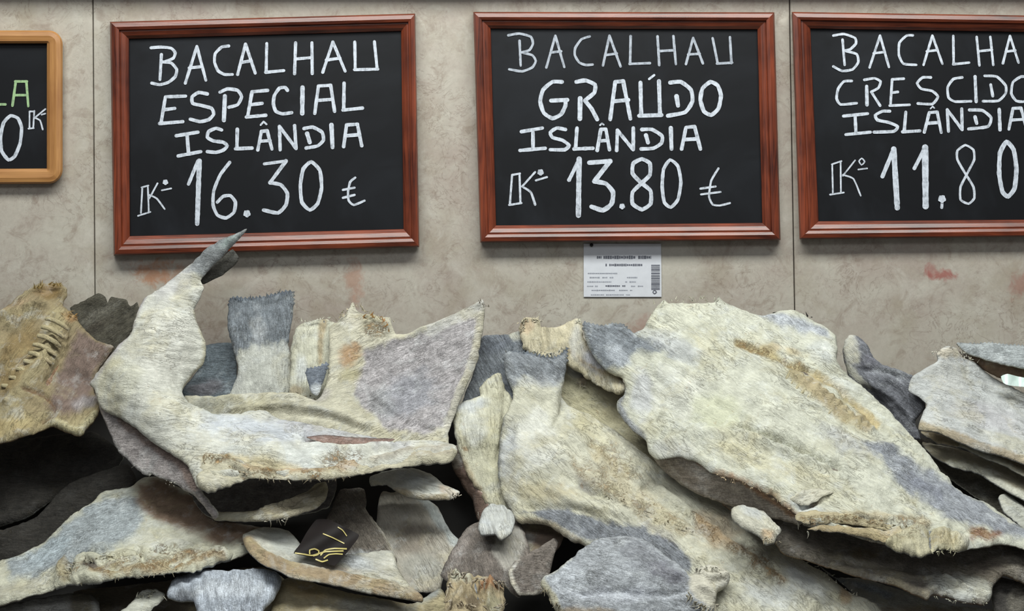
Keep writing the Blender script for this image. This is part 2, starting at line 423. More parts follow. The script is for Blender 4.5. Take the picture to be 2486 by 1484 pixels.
t4 = [('L', [(125,1128),(172,1115)], 13), ('L', [(130,1130),(120,1305)], 13), ('L', [(168,1120),(175,1300)], 13), ('L', [(100,1325),(185,1298)], 13),
  ('L', [(235,1100),(178,1205)], 13), ('C', [(178,1180),(230,1205),(285,1278)], 13), ('D', (290,1092), 19), ('L', [(265,1148),(330,1135)], 13),
  ('L', [(450,1105),(515,945)], 26), ('L', [(525,945),(510,1380)], 36),
  ('C', [(735,955),(670,1040),(625,1150),(620,1250),(650,1320),(710,1340),(765,1300),(775,1230),(740,1185),(690,1190),(650,1230)]), ('D', (855,1310), 25),
  ('L', [(975,965),(1125,945)], 24), ('L', [(1125,945),(1015,1095)], 28), ('C', [(1015,1095),(1090,1110),(1135,1170),(1125,1250),(1070,1305),(970,1285)], 28),
  ('O', [(1300,950),(1245,1000),(1225,1110),(1235,1230),(1290,1285),(1345,1240),(1372,1130),(1360,1010)], 28),
  ('C', [(1605,1060),(1570,1090),(1555,1160),(1560,1220),(1595,1250),(1670,1220)], 18), ('L', [(1520,1145),(1600,1130)], 18), ('L', [(1520,1200),(1600,1180)], 18)]
lettering('chalk_price', t4, **A, w=25, mat=M_CHALK, parent=b1)

A = dict(ox=1180, oy=50, sc=2.854, d=DS)
t1 = [('C', [(155,102),(230,90),(310,112),(325,160),(300,205),(240,222)]), ('C', [(245,220),(320,240),(345,280),(320,325),(250,352),(160,338)]), ('L', [(232,140),(240,312)]),
  *LL([(418,325),(480,105)], [(480,105),(542,322)], [(445,222),(520,213)]), ('C', [(718,110),(660,130),(618,190),(615,240),(645,290),(690,308),(738,305)]),
  *LL([(810,312),(855,105)], [(855,105),(932,318)], [(825,240),(905,228)], [(1002,108),(998,298)], [(995,300),(1135,295)], [(1188,110),(1200,308)], [(1298,108),(1315,302)], [(1195,212),(1305,205)],
  [(1385,302),(1435,120)], [(1435,120),(1502,296)], [(1400,235),(1480,230)], [(1570,122),(1605,298)], [(1600,298),(1705,292)], [(1690,115),(1700,295)])]
lettering('chalk_lettering', t1, **A, w=19, mat=M_CHALK_THIN, parent=b2)
t2 = [('C', [(525,425),(460,425),(395,480),(375,560),(400,640),(460,678),(520,650),(550,590),(550,555)]), ('L', [(450,555),(562,550)]),
  ('L', [(652,540),(650,680)], 36), ('C', [(625,425),(690,415),(755,445),(750,500),(690,550)]), ('C', [(685,555),(730,610),(770,685)]),
  *LL([(895,425),(860,685)], [(895,425),(950,420)], [(950,420),(1000,680)], [(880,560),(985,550)], [(1070,430),(1075,655)], [(1060,660),(1215,655)], [(1198,420),(1205,650)]), ('L', [(1130,405),(1165,378)], 18),
  ('L', [(1320,525),(1330,590)], 34), ('C', [(1275,430),(1350,425),(1420,480),(1430,560),(1380,635),(1260,660)]),
  ('O', [(1555,425),(1500,470),(1485,550),(1510,630),(1560,655),(1610,610),(1628,520),(1605,450)])]
lettering('chalk_lettering', t2, **A, w=30, mat=M_CHALK, parent=b2)
t3 = [*LL([(245,770),(390,745)], [(325,770),(325,885)], [(235,900),(410,885)]), ('C', [(550,755),(490,745),(445,775),(460,810),(530,830),(575,865),(545,895),(445,895)]),
  *LL([(630,745),(620,885)], [(610,890),(740,885)], [(770,900),(795,755)], [(795,755),(830,752)], [(830,752),(855,895)], [(785,835),(845,830)]), ('L', [(790,725),(803,712)], 13), ('L', [(803,712),(815,722)], 13),
  *LL([(905,900),(910,770)], [(910,760),(1015,890)], [(1020,895),(1020,745)]), ('L', [(1108,795),(1122,845)], 30), ('C', [(1080,755),(1150,755),(1220,800),(1215,850),(1160,885),(1075,890)]), ('L', [(1280,745),(1285,890)], 30),
  *LL([(1355,890),(1385,740)], [(1385,740),(1445,735)], [(1445,735),(1485,890)], [(1370,825),(1465,820)])]
lettering('chalk_lettering', t3, **A, w=27, mat=M_CHALK, parent=b2)
t4 = [('L', [(180,1070),(235,1060)], 16), ('L', [(180,1075),(165,1275)], 16), ('L', [(160,1278),(245,1265)], 16), ('L', [(232,1065),(238,1265)], 16), ('L', [(340,1050),(250,1150)], 16), ('C', [(250,1150),(310,1190),(340,1275)], 18), ('D', (378,1052), 22), ('L', [(345,1108),(422,1085)], 16),
  ('L', [(575,1105),(640,975)], 28), ('L', [(645,960),(640,1350)], 40), ('L', [(715,985),(860,975)], 36), ('L', [(855,980),(750,1115)], 36), ('C', [(750,1115),(830,1130),(880,1190),(870,1270),(810,1315),(730,1290)], 34), ('D', (943,1288), 20),
  ('O', [(1080,960),(1020,990),(1015,1060),(1070,1120),(1140,1180),(1140,1270),(1080,1310),(1015,1270),(1015,1190),(1075,1130),(1135,1070),(1135,990)], 30),
  ('O', [(1275,965),(1230,1030),(1220,1150),(1235,1260),(1280,1295),(1330,1240),(1350,1120),(1330,1010)], 25),
  ('C', [(1610,1025),(1560,1110),(1545,1220),(1570,1275),(1620,1282),(1690,1265)], 16), ('L', [(1485,1165),(1590,1150)], 16), ('L', [(1490,1205),(1625,1188)], 16)]
lettering('chalk_price', t4, **A, w=25, mat=M_CHALK, parent=b2)

A = dict(ox=1900, oy=20, sc=2.558, d=DS)
t1 = [('C', [(315,170),(380,160),(450,185),(455,220),(420,255),(385,262)]), ('C', [(385,265),(460,285),(470,335),(435,380),(370,390),(315,362)]), ('L', [(372,195),(385,352)]),
  *LL([(540,368),(605,170)], [(605,170),(660,365)], [(565,280),(635,272)]), ('C', [(808,168),(770,170),(725,215),(722,290),(750,345),(830,352)]),
  *LL([(875,352),(930,170)], [(930,170),(992,345)], [(895,268),(960,260)], [(1060,172),(1062,348)], [(1060,348),(1158,338)], [(1205,178),(1222,355)], [(1290,178),(1308,352)], [(1215,268),(1300,258)],
  [(1368,342),(1412,172)], [(1412,172),(1465,338)], [(1385,270),(1445,262)], [(1530,172),(1540,340)], [(1540,340),(1620,338)], [(1615,170),(1622,338)])]
lettering('chalk_lettering', t1, **A, w=17, mat=M_CHALK, parent=b3)
t2 = [('C', [(430,452),(380,455),(345,500),(335,560),(360,598),(460,590)]), ('L', [(522,485),(524,600)], 24), ('C', [(508,445),(570,435),(608,455),(595,495),(550,520)]), ('L', [(552,522),(605,605)]),
  *LL([(752,438),(680,442)], [(680,442),(670,600)], [(665,605),(788,600)], [(680,525),(715,520)]), ('C', [(920,430),(870,430),(835,465),(860,500),(930,515),(965,550),(930,595),(840,592)]),
  ('C', [(1115,430),(1060,440),(1025,490),(1030,555),(1070,580),(1170,578)]), ('L', [(1195,425),(1202,580)], 22), ('L', [(1292,475),(1305,545)], 20), ('C', [(1255,420),(1330,425),(1385,480),(1385,530),(1340,575),(1245,578)]),
  ('O', [(1480,425),(1430,460),(1420,530),(1450,575),(1500,580),(1545,540),(1550,470),(1520,430)])]
lettering('chalk_lettering', t2, **A, w=18, mat=M_CHALK, parent=b3)
t3 = [*LL([(378,670),(528,655)], [(450,665),(455,770)], [(392,785),(545,770)]), ('C', [(665,640),(620,640),(575,665),(590,695),(660,710),(715,735),(690,765),(568,770)]),
  *LL([(765,645),(755,765)], [(745,768),(852,762)], [(880,770),(910,650)], [(910,648),(960,645)], [(960,645),(985,772)], [(895,715),(970,710)]), ('L', [(918,624),(932,610)], 10), ('L', [(932,610),(942,620)], 10),
  *LL([(1030,765),(1022,630)], [(1022,630),(1115,755)], [(1115,755),(1112,625)]), ('L', [(1195,675),(1205,715)], 24), ('C', [(1160,632),(1240,635),(1295,680),(1275,735),(1155,750)]), ('L', [(1345,628),(1350,755)], 24),
  *LL([(1405,752),(1430,625)], [(1430,622),(1480,620)], [(1480,620),(1515,750)], [(1415,695),(1500,690)])]
lettering('chalk_lettering', t3, **A, w=21, mat=M_CHALK, parent=b3)
t4 = [('L', [(305,970),(365,950)], 11), ('L', [(308,970),(312,1150)], 11), ('L', [(360,955),(362,1145)], 11), ('L', [(295,1158),(380,1145)], 11), ('L', [(450,945),(375,1040)], 11), ('C', [(375,1035),(440,1060),(485,1165)], 11),
  ('O', [(492,932),(474,950),(490,974),(510,954)], 10), ('L', [(470,1002),(525,995)], 11), ('L', [(620,1045),(690,875)], 28), ('L', [(690,875),(712,1240)], 38), ('L', [(818,995),(885,865)], 26), ('L', [(885,865),(888,1230)], 42),
  ('D', (990,1185), 24), ('L', [(992,1190),(988,1238)], 20), ('O', [(1135,850),(1085,885),(1085,940),(1130,1020),(1185,1110),(1190,1180),(1155,1215),(1105,1190),(1105,1110),(1150,1020),(1190,940),(1185,880)], 16),
  ('O', [(1390,830),(1350,900),(1345,1030),(1365,1140),(1400,1170),(1440,1120),(1452,1000),(1435,880)], 30)]
lettering('chalk_price', t4, **A, w=20, mat=M_CHALK, parent=b3)
A = dict(ox=0, oy=80, sc=3.906, d=.009)
lettering('chalk_lettering', LL([(150,460),(118,690)], [(145,460),(255,460)], [(250,460),(268,695)], [(140,590),(250,590)], [(-60,450),(-60,675)], [(-60,678),(52,678)]), **A, w=26, mat=M_CHALK_G, parent=b0)
lettering('chalk_price', [('O', [(100,785),(35,850),(5,980),(15,1120),(80,1205),(140,1170),(190,1050),(205,900),(170,810)], 36),
  *LL([(280,745),(325,745)], [(280,745),(280,905)], [(325,740),(315,905)], [(270,908),(320,903)], [(430,722),(335,800)]), ('C', [(330,805),(380,830),(405,915)]), ('L', [(395,775),(430,765)])], **A, w=17, mat=M_CHALK, parent=b0)

# ------------------------------------------------------------------ product card under the middle board
card = empty('product_card', P3(1511, 720, 0)); tag(card, 'small white printed card with a barcode pinned below the 13.80 board', 'card')
bpy.context.view_layer.update(); cl = np.array(card.location)
def plate(name, q, d, th, mat, parent, loc):
    V = [np.array(P3(x, y, d))-loc for x, y in q]+[np.array(P3(x, y, d+th))-loc for x, y in q]; n = len(q)
    return mesh_obj(name, V, [tuple(range(n, 2*n))[::-1], tuple(range(n))]+[(i, (i+1) % n, n+(i+1) % n, n+i) for i in range(n)], mat, parent, False)
plate('card_sheet', [(1417, 592), (1605, 592), (1606, 721), (1417, 721)], .001, .0014, M_PAPER, card, cl)
rs = random.Random(3)
def dashes(name, y, x0, x1, h, mat, dens=.85):
    V = []; Fc = []; x = x0
    while x < x1:
        w = rs.uniform(2.2, 5.5)
        if rs.random() < dens:
            hh = h*rs.uniform(.7, 1.1); b = len(V)
            V += [np.array(P3(a, c, .0027))-cl for a, c in ((x, y-hh/2), (min(x+w, x1), y-hh/2), (min(x+w, x1), y+hh/2), (x, y+hh/2))]; Fc.append((b, b+1, b+2, b+3))
        x += w+.9
    o = mesh_obj(name, V, Fc, mat, card, False)
dashes('print_line', 625, 1449, 1581, 7.5, M_INK, .93); dashes('print_line', 643.5, 1470, 1560, 5.5, M_INK, .9)
for y, a, b in ((664, 1427, 1500), (674, 1427, 1489), (684.5, 1426, 1484)): dashes('print_line', y, a, b, 3, M_INK2, .9)
dashes('print_line', 674, 1522, 1547, 3, M_INK2); dashes('print_line', 684.5, 1518, 1544, 3, M_INK2)
dashes('print_line', 695, 1425, 1455, 3, M_INK2); dashes('print_line', 694.5, 1470, 1518, 4, M_INK, .9); dashes('print_line', 695, 1532, 1575, 3, M_INK2, .7)
dashes('print_line', 705, 1436, 1535, 3, M_INK2, .85); dashes('print_line', 716, 1425, 1532, 2.5, M_INK2, .8)
V = []; Fc = []; y = 643
while y < 702:
    h = rs.uniform(1, 3.4); b = len(V)
    V += [np.array(P3(a, c, .0027))-cl for a, c in ((1581, y), (1602, y), (1602, y+h), (1581, y+h))]; Fc.append((b, b+1, b+2, b+3)); y += h+rs.uniform(.8, 2)
mesh_obj('barcode', V, Fc, M_INK, card, False)
V = []; Fc = []; b0_ = []; ribbon(V, Fc, catmull([(1589, 704), (1585, 709), (1589, 713), (1594, 709)], True, 2), 2, .0022, .0006, True)
mesh_obj('print_ring', [np.array(v)-cl for v in V], Fc, M_INK, card, False)
V = []; Fc = []
for k, (r, d) in enumerate(((4.4, .0025), (4.4, .006), (2.5, .0075))):
    V += [np.array(P3(1436+r*math.cos(a*.5236), 595+r*math.sin(a*.5236), d))-cl for a in range(12)]
for k in range(2): Fc += [(k*12+i, k*12+(i+1) % 12, k*12+12+(i+1) % 12, k*12+12+i) for i in range(12)]
Fc.append(tuple(range(24, 36))); mesh_obj('pin_head', V, Fc, M_NAIL, card)

# ------------------------------------------------------------------ dried fish
FLESH = (208, 209, 198); CREAM = (204, 199, 172); YEL = (196, 184, 138); WHT = (216, 221, 224); SKIN = (130, 133, 137); SKD = (88, 96, 106)
MAU = (158, 151, 152); BRN = (132, 104, 80); OCH = (182, 128, 62); TAN = (180, 158, 118); OLV = (96, 88, 66); GRB = (112, 104, 96)

class Fish:
    def __init__(s, label, name='dried_cod'):
        s.name = name; s.label = label; s.parts = []; s.df = None; s.seed = random.randint(0, 9999)
    def sheet(s, name, outline, ctrl, T=6, edge=1.6, col=FLESH, on=None, skin=0, back=None, patches=(), creases=(), rays=(), fringe=(), jag=1.4, lump=4, fib=.9, grain=0, step=5.8, R=11, split=(), absd=False):
        ol = catmull(outline, True, step*.8); sd = s.seed+len(s.parts)*31
        n = len(ol); tn = np.roll(ol, -1, 0)-np.roll(ol, 1, 0); tn /= np.maximum(np.linalg.norm(tn, axis=1), 1e-6)[:, None]; nr = np.stack([tn[:, 1], -tn[:, 0]], 1)
        j = jag*(.8*fbm(ol[:, 0]/34, ol[:, 1]/34, sd, 2)+.9*fbm(ol[:, 0]/9, ol[:, 1]/9, sd+5, 1)*(.3+1.4*vnoise(ol[:, 0]/60, ol[:, 1]/60, sd+6)))
        for poly, amp in fringe:
            m = inside(ol, poly); j = np.where(m, j+amp*(np.arange(n) % 2-.4)*(.5+hsh(np.arange(n), np.arange(n)*0, sd)), j)
        ol = ol+nr*j[:, None]
        x0, y0 = ol.min(0); x1, y1 = ol.max(0); g = []; row = 0; y = y0
        rg = np.random.RandomState(sd)
        while y < y1:
            xs = np.arange(x0+(step/2 if row % 2 else 0), x1, step); g.append(np.stack([xs, np.full(len(xs), y)], 1)); y += step*.87; row += 1
        g = np.concatenate(g); g = g+rg.uniform(-.22, .22, g.shape)*step
        ds, _ = seg_dist(g, ol, np.roll(ol, -1, 0)); g = g[inside(g, ol) & (ds > step*.55)]
        pts = np.concatenate([ol, g]); edges = [(i, (i+1) % n) for i in range(n)]
        for nm, poly in split:
            q = catmull(poly, True, step); b = len(pts); keep = np.ones(len(pts), bool)
            pts = np.concatenate([pts, q]); edges += [(b+i, b+(i+1) % len(q)) for i in range(len(q))]
        vo, eo, fo, ov, *_ = delaunay_2d_cdt([Vector(p) for p in pts], edges, [], 0, 1e-4)
        P = np.array([(v.x, v.y) for v in vo]); Fa = np.array([f for f in fo if len(f) == 3])
        cen = P[Fa].mean(1); Fa = Fa[inside(cen, ol)]
        used = np.unique(Fa); re = -np.ones(len(P), int); re[used] = np.arange(len(used)); P = P[used]; Fa = re[Fa]
        a = P[Fa]; cr = (a[:, 1, 0]-a[:, 0, 0])*(a[:, 2, 1]-a[:, 0, 1])-(a[:, 1, 1]-a[:, 0, 1])*(a[:, 2, 0]-a[:, 0, 0])
        Fa[cr > 0] = Fa[cr > 0][:, ::-1]                            # front faces look at the aisle
        N = len(P); f = tps(ctrl) if len(ctrl) else None; base = (lambda q: f(q)) if absd else (lambda q: d0(q[:, 1])+f(q))
        if on is not None: base = lambda q: s.df(q)+on
        if s.df is None: s.df = base
        dist, _ = seg_dist(P, ol, np.roll(ol, -1, 0))
        prof = np.sqrt(np.clip(1-(1-np.clip(dist/R, 0, 1))**2, 0, 1))
        B = P3a(P, base(P))
        fn = np.cross(B[Fa[:, 1]]-B[Fa[:, 0]], B[Fa[:, 2]]-B[Fa[:, 0]]); Nn = np.zeros((N, 3))
        for k in range(3): np.add.at(Nn, Fa[:, k], fn)
        Nn /= np.maximum(np.linalg.norm(Nn, axis=1), 1e-12)[:, None]
        if (Nn[:, 1].mean() > 0): Nn = -Nn; Fa = Fa[:, ::-1]
        ga = math.radians(grain); gu = P[:, 0]*math.cos(ga)+P[:, 1]*math.sin(ga); gv = -P[:, 0]*math.sin(ga)+P[:, 1]*math.cos(ga)
        rel = lump*fbm(P[:, 0]/85, P[:, 1]/85, sd+1, 2)+lump*.45*fbm(P[:, 0]/28, P[:, 1]/28, sd+2, 2)+fib*1.7*fbm(gu/80, gv/14, sd+3, 2)+lump*.3*fbm(P[:, 0]/13, P[:, 1]/13, sd+4, 2)
        for item in creases:
            line, w, amp = item[:3]; w *= .8; amp *= 1.7; q = catmull(line, False, 8); dd, tt = seg_dist(P, q[:-1], q[1:])
            w2 = w*(1+.35*fbm(P[:, 0]/20, P[:, 1]/20, sd+9, 1)); k = np.exp(-(dd/w2)**2)
            if len(item) > 3: k = k*(.5+.5*np.sin(tt*8/item[3]*2*math.pi))
            rel = rel+amp*k
        for poly, (oxx, oyy), freq, amp in rays:
            m = sst(14, -14, sdf(P, poly)); an = np.arctan2(P[:, 0]-oxx, oyy-P[:, 1]); rel = rel+amp*m*(np.sin(an*freq+.8*fbm(P[:, 0]/30, P[:, 1]/30, sd+8, 1)))
        T = T*.6
        fr = B+Nn*((T*prof+edge)*.001+rel*.001*(.35+.65*prof))[:, None]; bk = B-Nn*((T*.6*prof+edge)*.001)[:, None]
        # rim: edges that belong to one face
        he = {}
        for t in Fa:
            for k in range(3):
                e = (t[k], t[(k+1) % 3]); he[(min(e), max(e))] = None if (min(e), max(e)) in he else e
        rim = [e for e in he.values() if e]
        colr = np.tile(lin(col), (N, 1)); sk = np.full(N, float(skin))
        warp = fbm(P[:, 0]/24, P[:, 1]/24, sd+11, 3)+.5*fbm(gu/30, gv/7, sd+13, 2); crumb = np.zeros(N)
        for p_ in patches:
            shp, c, soft, wp = p_[:4]; st = p_[4] if len(p_) > 4 else 1.0; ks = p_[5] if len(p_) > 5 else (1 if c in (SKIN, SKD, MAU, GRB) else 0)
            if isinstance(shp, tuple) and not isinstance(shp[0], str):                              # ellipse x, y, rx, ry, angle
                ex, ey, rx, ry, an = shp; an = math.radians(an); u = (P[:, 0]-ex)*math.cos(an)+(P[:, 1]-ey)*math.sin(an); v = -(P[:, 0]-ex)*math.sin(an)+(P[:, 1]-ey)*math.cos(an)
                dd = (np.sqrt((u/rx)**2+(v/ry)**2)-1)*min(rx, ry)
            elif shp[0] == 'line':
                q = catmull(shp[2], False, 8); dd = seg_dist(P, q[:-1], q[1:])[0]-shp[1]
            elif shp[0] == 'rim': dd = dist-shp[1]
            else: dd = sdf(P, shp)
            soft *= .6; m = sst(soft, -soft, dd+warp*wp)*st
            if c == 'crumb': crumb = np.maximum(crumb, m); continue
            colr = colr*(1-m[:, None])+lin(c)*m[:, None]; sk = sk*(1-m)+ks*m
        lum = colr@np.array([.3, .59, .11]); ds_ = .22*(1-crumb*0)*np.ones(N); colr = colr*(1-ds_[:, None])+lum[:, None]*np.array([.99, 1.0, .985])*ds_[:, None]
        bc = np.tile(lin(back if back else (SKIN if not skin else FLESH)), (N, 1)); bs = np.full(N, 0. if skin else 1.)
        gv3 = np.stack([gu, gv, np.full(N, sd % 97)], 1)*np.array([.0008, .0008, .1])
        V = np.concatenate([fr, bk]); CO = np.concatenate([colr, bc]); SK = np.concatenate([np.stack([sk, crumb], 1), np.stack([bs, bs*0], 1)]); GR = np.concatenate([gv3, gv3])
        assign = np.zeros(len(Fa), int); cen = P[Fa].mean(1)
        for k, (nm, poly) in enumerate(split): assign[inside(cen, catmull(poly, True, step))] = k+1
        fidx = {}
        for fi, t in enumerate(Fa):
            for k in range(3): fidx[(t[k], t[(k+1) % 3])] = fi
        allF = [tuple(t) for t in Fa]+[(t[2]+N, t[1]+N, t[0]+N) for t in Fa]+[(e[1], e[0], e[0]+N, e[1]+N) for e in rim]
        asg = np.concatenate([assign, assign, np.array([assign[fidx[e]] for e in rim], int)])
        for k, nm in enumerate([name]+[q[0] for q in split]):
            fs = [allF[i] for i in np.nonzero(asg == k)[0]]
            if fs: s.parts.append((nm, V, fs, CO, SK, GR, None))
        return s
    def strands(s, line, n, length, ang, spread, col, rad=1.6, off=.012, curl=.6, name='frayed_fibres', seed=1, jit=5):
        """tapered loose fibres rooted along a polyline"""
        n = int(n*.6); rad *= 1.15; length *= .8; col = tuple(.5*a+.5*b for a, b in zip(col, FLESH)) if sum(col) > 400 else col
        rg = random.Random(seed+s.seed); q = catmull(line, False, 4); V = []; Fc = []; CO = []
        for i in range(n):
            r0 = q[rg.randrange(len(q))]; x, y = r0[0]+rg.gauss(0, jit), r0[1]+rg.gauss(0, jit*.6); a = math.radians(ang+rg.gauss(0, spread)); L = length*rg.uniform(.4, 1.3); cu = rg.gauss(0, curl)
            dz = rg.uniform(-.4, .8)*.0006; b = len(V); m = 5; w0 = rad*rg.uniform(.6, 1.5); cc = lin(col)*rg.uniform(.75, 1.12); d = float(s.df(np.array([[x, y]]))[0])+off+rg.uniform(-.003, .004)
            for k in range(m):
                w = w0*(1-k/(m-1))*.9+.25
                for h in range(3):
                    an = h*2.094+.5; V.append(P3(x+math.cos(an)*w, y+math.sin(an)*w*.7, d+math.sin(an)*w*.0008)); CO.append(cc)
                a += cu/m; x += math.cos(a)*L/(m-1); y += math.sin(a)*L/(m-1); d += dz*L/(m-1)
            for k in range(m-1):
                for h in range(3):
                    hh = (h+1) % 3; Fc.append((b+k*3+h, b+k*3+hh, b+k*3+3+hh, b+k*3+3+h))
        V = np.array(V); CO = np.array(CO)
        s.parts.append((name, V, Fc, CO, np.zeros((len(V), 2)), V*np.array([1, 1, 1]), 'stuff')); return s
    def build(s):
        mn = np.min([p[1][np.unique(np.concatenate([np.array(f) for f in p[2]]))].min(0) for p in s.parts if p[6] is None], axis=0)
        mx = np.max([p[1].max(0) for p in s.parts if p[6] is None], axis=0)
        loc = np.array([(mn[0]+mx[0])/2, (mn[1]+mx[1])/2, mn[2]]); root = empty(s.name, loc)
        tag(root, s.label, 'dried fish', 'split dried cod in the heap')
        for nm, V, fs, CO, SK, GR, kind in s.parts:
            u = np.unique(np.concatenate([np.array(f) for f in fs])); re = -np.ones(len(V), int); re[u] = np.arange(len(u))
            o = mesh_obj(nm, V[u]-loc, [tuple(int(re[i]) for i in f) for f in fs], M_FISH, root); me = o.data
            c4 = np.concatenate([CO[u], np.ones((len(u), 1))], 1).astype(np.float32).ravel()
            me.attributes.new('Col', 'FLOAT_COLOR', 'POINT').data.foreach_set('color', c4)
            me.attributes.new('skin', 'FLOAT', 'POINT').data.foreach_set('value', SK[u][:, 0].astype(np.float32))
            me.attributes.new('crumb', 'FLOAT', 'POINT').data.foreach_set('value', SK[u][:, 1].astype(np.float32))
            me.attributes.new('grain', 'FLOAT_VECTOR', 'POINT').data.foreach_set('vector', GR[u].astype(np.float32).ravel())
            if kind: o['kind'] = kind
        return root
# ---- back row, left to right
f = Fish('dark olive fan-shaped tail behind the yellow ribbed cod')
f.sheet('tail_fin', [(170,748),(205,730),(240,712),(255,722),(262,737),(272,722),(290,726),(308,728),(318,742),(334,734),(338,760),(322,800),(300,850),(262,870),(215,835),(188,790)], [(170,748,.0),(330,735,.0),(250,850,.0)], T=3, edge=1.5, col=(72,68,56), skin=1, patches=[((250,760,60,14,-35),(100,96,84),10,8,.7,1),((230,800,40,14,-35),(60,54,44),10,6,.7,1)], rays=[([(160,690),(350,690),(350,880),(160,880)],(180,860),60,1.2)], jag=2.0, grain=-35).build()

f = Fish('yellowed cod with a row of bare ribs at the left edge')
f.sheet('flesh', [(-90,800),(-20,772),(30,735),(60,706),(95,690),(150,688),(164,712),(152,742),(184,768),(198,792),(236,830),(276,843),(250,880),(232,912),(226,942),(242,978),(236,1012),(214,1040),(195,1061),(166,1054),(130,1036),(80,1054),(0,1078),(-90,1090)],
  [(-90,800,.0),(60,706,.0),(160,700,-.01),(276,843,.02),(236,1012,.03),(80,1054,.06),(-90,1090,.06),(90,900,.05),(180,940,.02)], T=9, col=(158,140,98), back=BRN,
  patches=[([(190,800),(240,835),(280,843),(230,915),(225,980),(170,1020),(110,1000),(130,930),(160,870)],(134,112,100),16,10),((205,985,34,16,-20),MAU,12,8,.8),
    (('line',11,[(130,1036),(170,1050),(200,1050),(232,1010)]),YEL,8,5),((115,712,45,20,-10),(132,104,48),14,10,.9),((60,740,60,14,-30),(178,150,110),12,8,.7),
    (('line',20,[(10,1010),(60,930),(110,850),(140,780)]),(182,166,118),14,8,.8),((40,880,40,90,25),(150,122,62),24,14,.7),((20,1040,70,18,-8),(196,172,110),12,8,.8),((175,775,18,14,0),OCH,8,6,.7),
    (('line',4,[(60,950),(100,960),(128,985),(132,1015),(105,1030)]),(112,78,50),4,3,.8)],
  creases=[([(145,775),(120,840),(95,890),(60,935),(20,980)],12,6),([(0,775),(60,755),(110,745)],14,7),([(60,950),(100,960),(128,985),(132,1015),(105,1030)],6,-4),([(130,1036),(170,1050),(200,1050),(232,1010)],9,4),([(165,800),(150,870),(115,930)],9,-6)], lump=7, fib=2.2, grain=-55, jag=2.6)
ribs = [(141,786),(131,806),(122,827),(111,849),(100,869),(88,889),(70,908),(52,928),(34,948)]
for k, (x, y) in enumerate(ribs):
    f.sheet('rib', [(x-30,y-16),(x-10,y-14),(x+12,y-3),(x+27,y+12),(x+25,y+17),(x+8,y+8),(x-14,y-4),(x-32,y-9)], [(x-20,y-10,.060),(x+24,y+14,.047),(x,y-6,.056),(x,y+6,.056)], T=4, edge=1.2, col=(192,176,128), jag=.8, lump=.5, step=5, R=7, grain=35, patches=[((x+20,y+12,12,8,35),TAN,6,3,.7)])
f.strands([(80,700),(110,692),(150,692)], 26, 16, -80, 40, (150,124,66), 2, .014).strands([(160,760),(182,772)], 14, 12, -50, 50, OCH, 2, .016, seed=3).build()

f = Fish('slate-grey skin scrap between the curling tail and the upright tail')
f.sheet('skin', [(495,842),(530,834),(566,836),(575,900),(570,970),(500,985),(452,980),(440,950),(478,905),(492,875)], [(495,842,-.05),(566,836,-.05),(452,970,-.04)], T=5, col=(104,116,124), skin=1, patches=[((500,945,50,18,-10),(120,112,118),12,8,.6,1)], creases=[([(460,935),(520,925),(570,915)],8,-3)]).build()

f = Fish('cod with an upright blue-grey tail standing against the wall below the 16.30 board')
f.sheet('flesh', [(556,728),(572,722),(610,724),(640,720),(668,714),(694,708),(713,710),(712,760),(704,800),(700,838),(708,868),(718,955),(716,1000),(540,1000),(556,962),(574,920),(578,885),(566,850),(553,790)],
  [(556,728,-.0),(713,710,-.0),(700,850,.0),(578,885,.0),(550,980,-.02),(716,980,-.02),(640,800,.01)], T=5, col=FLESH, back=SKD,
  patches=[([(540,690),(730,690),(725,830),(690,838),(640,850),(560,850),(540,780)],(112,119,126),26,26,1,1),(('line',7,[(556,727),(610,723),(668,714),(712,708)]),SKD,5,4),((628,810,16,44,0),(196,200,204),18,16,.5),((570,900,14,40,-10),SKIN,14,8,.6),(('line',8,[(708,870),(716,950)]),CREAM,8,5)],
  rays=[([(545,700),(725,700),(715,850),(560,850)],(632,960),44,1.0)], fringe=[([(540,690),(730,690),(730,740),(540,745)],5)], jag=1.5, lump=2.5, grain=88, creases=[([(640,720),(632,800),(628,840)],10,-2)],
  split=[('tail_fin', [(530,680),(740,680),(735,838),(690,842),(640,852),(540,852)])])
f.strands([(560,727),(610,724),(668,714),(710,709)], 34, 8, -88, 14, SKD, 1.1, .004, .3, 'tail_fringe').build()

f = Fish('cream cod shoulder wedged between the upright tail and the mauve lobe')
f.sheet('flesh', [(700,965),(706,900),(706,850),(714,812),(724,792),(742,781),(792,774),(804,782),(845,800),(850,880),(812,960),(790,1000),(700,1000)], [(714,812,.014),(792,774,.008),(700,965,.012),(790,990,-.005),(760,880,.012)], T=9, col=(210,208,184),
  patches=[(('line',6,[(785,780),(778,830),(778,880)]),TAN,6,4,.8),((735,900,14,30,0),WHT,12,6,.6),((720,950,22,10,0),TAN,8,5,.7)], creases=[([(788,780),(780,840),(776,890)],7,-6),([(808,785),(800,840)],6,4)], grain=85, lump=5, jag=1.6)
f.sheet('fin_scrap', [(742,898),(760,893),(778,888),(796,882),(793,905),(782,935),(772,962),(757,955),(746,925)], [(742,898,.052),(796,882,.052),(770,960,.052)], T=2.5, edge=1, col=(104,112,124), skin=1, rays=[([(730,870),(800,870),(800,970),(730,970)],(765,1000),40,.8)], patches=[((768,948,14,14,0),WHT,8,4,.7)], jag=1.3, fringe=[([(735,870),(805,870),(805,902),(735,908)],5)], lump=1, R=12)
f.strands([(730,785),(760,778),(800,774)], 20, 10, -75, 40, CREAM, 1.6, .012).strands([(720,950),(745,962),(768,975)], 22, 14, 30, 30, TAN, 1.8, .02, seed=2).build()

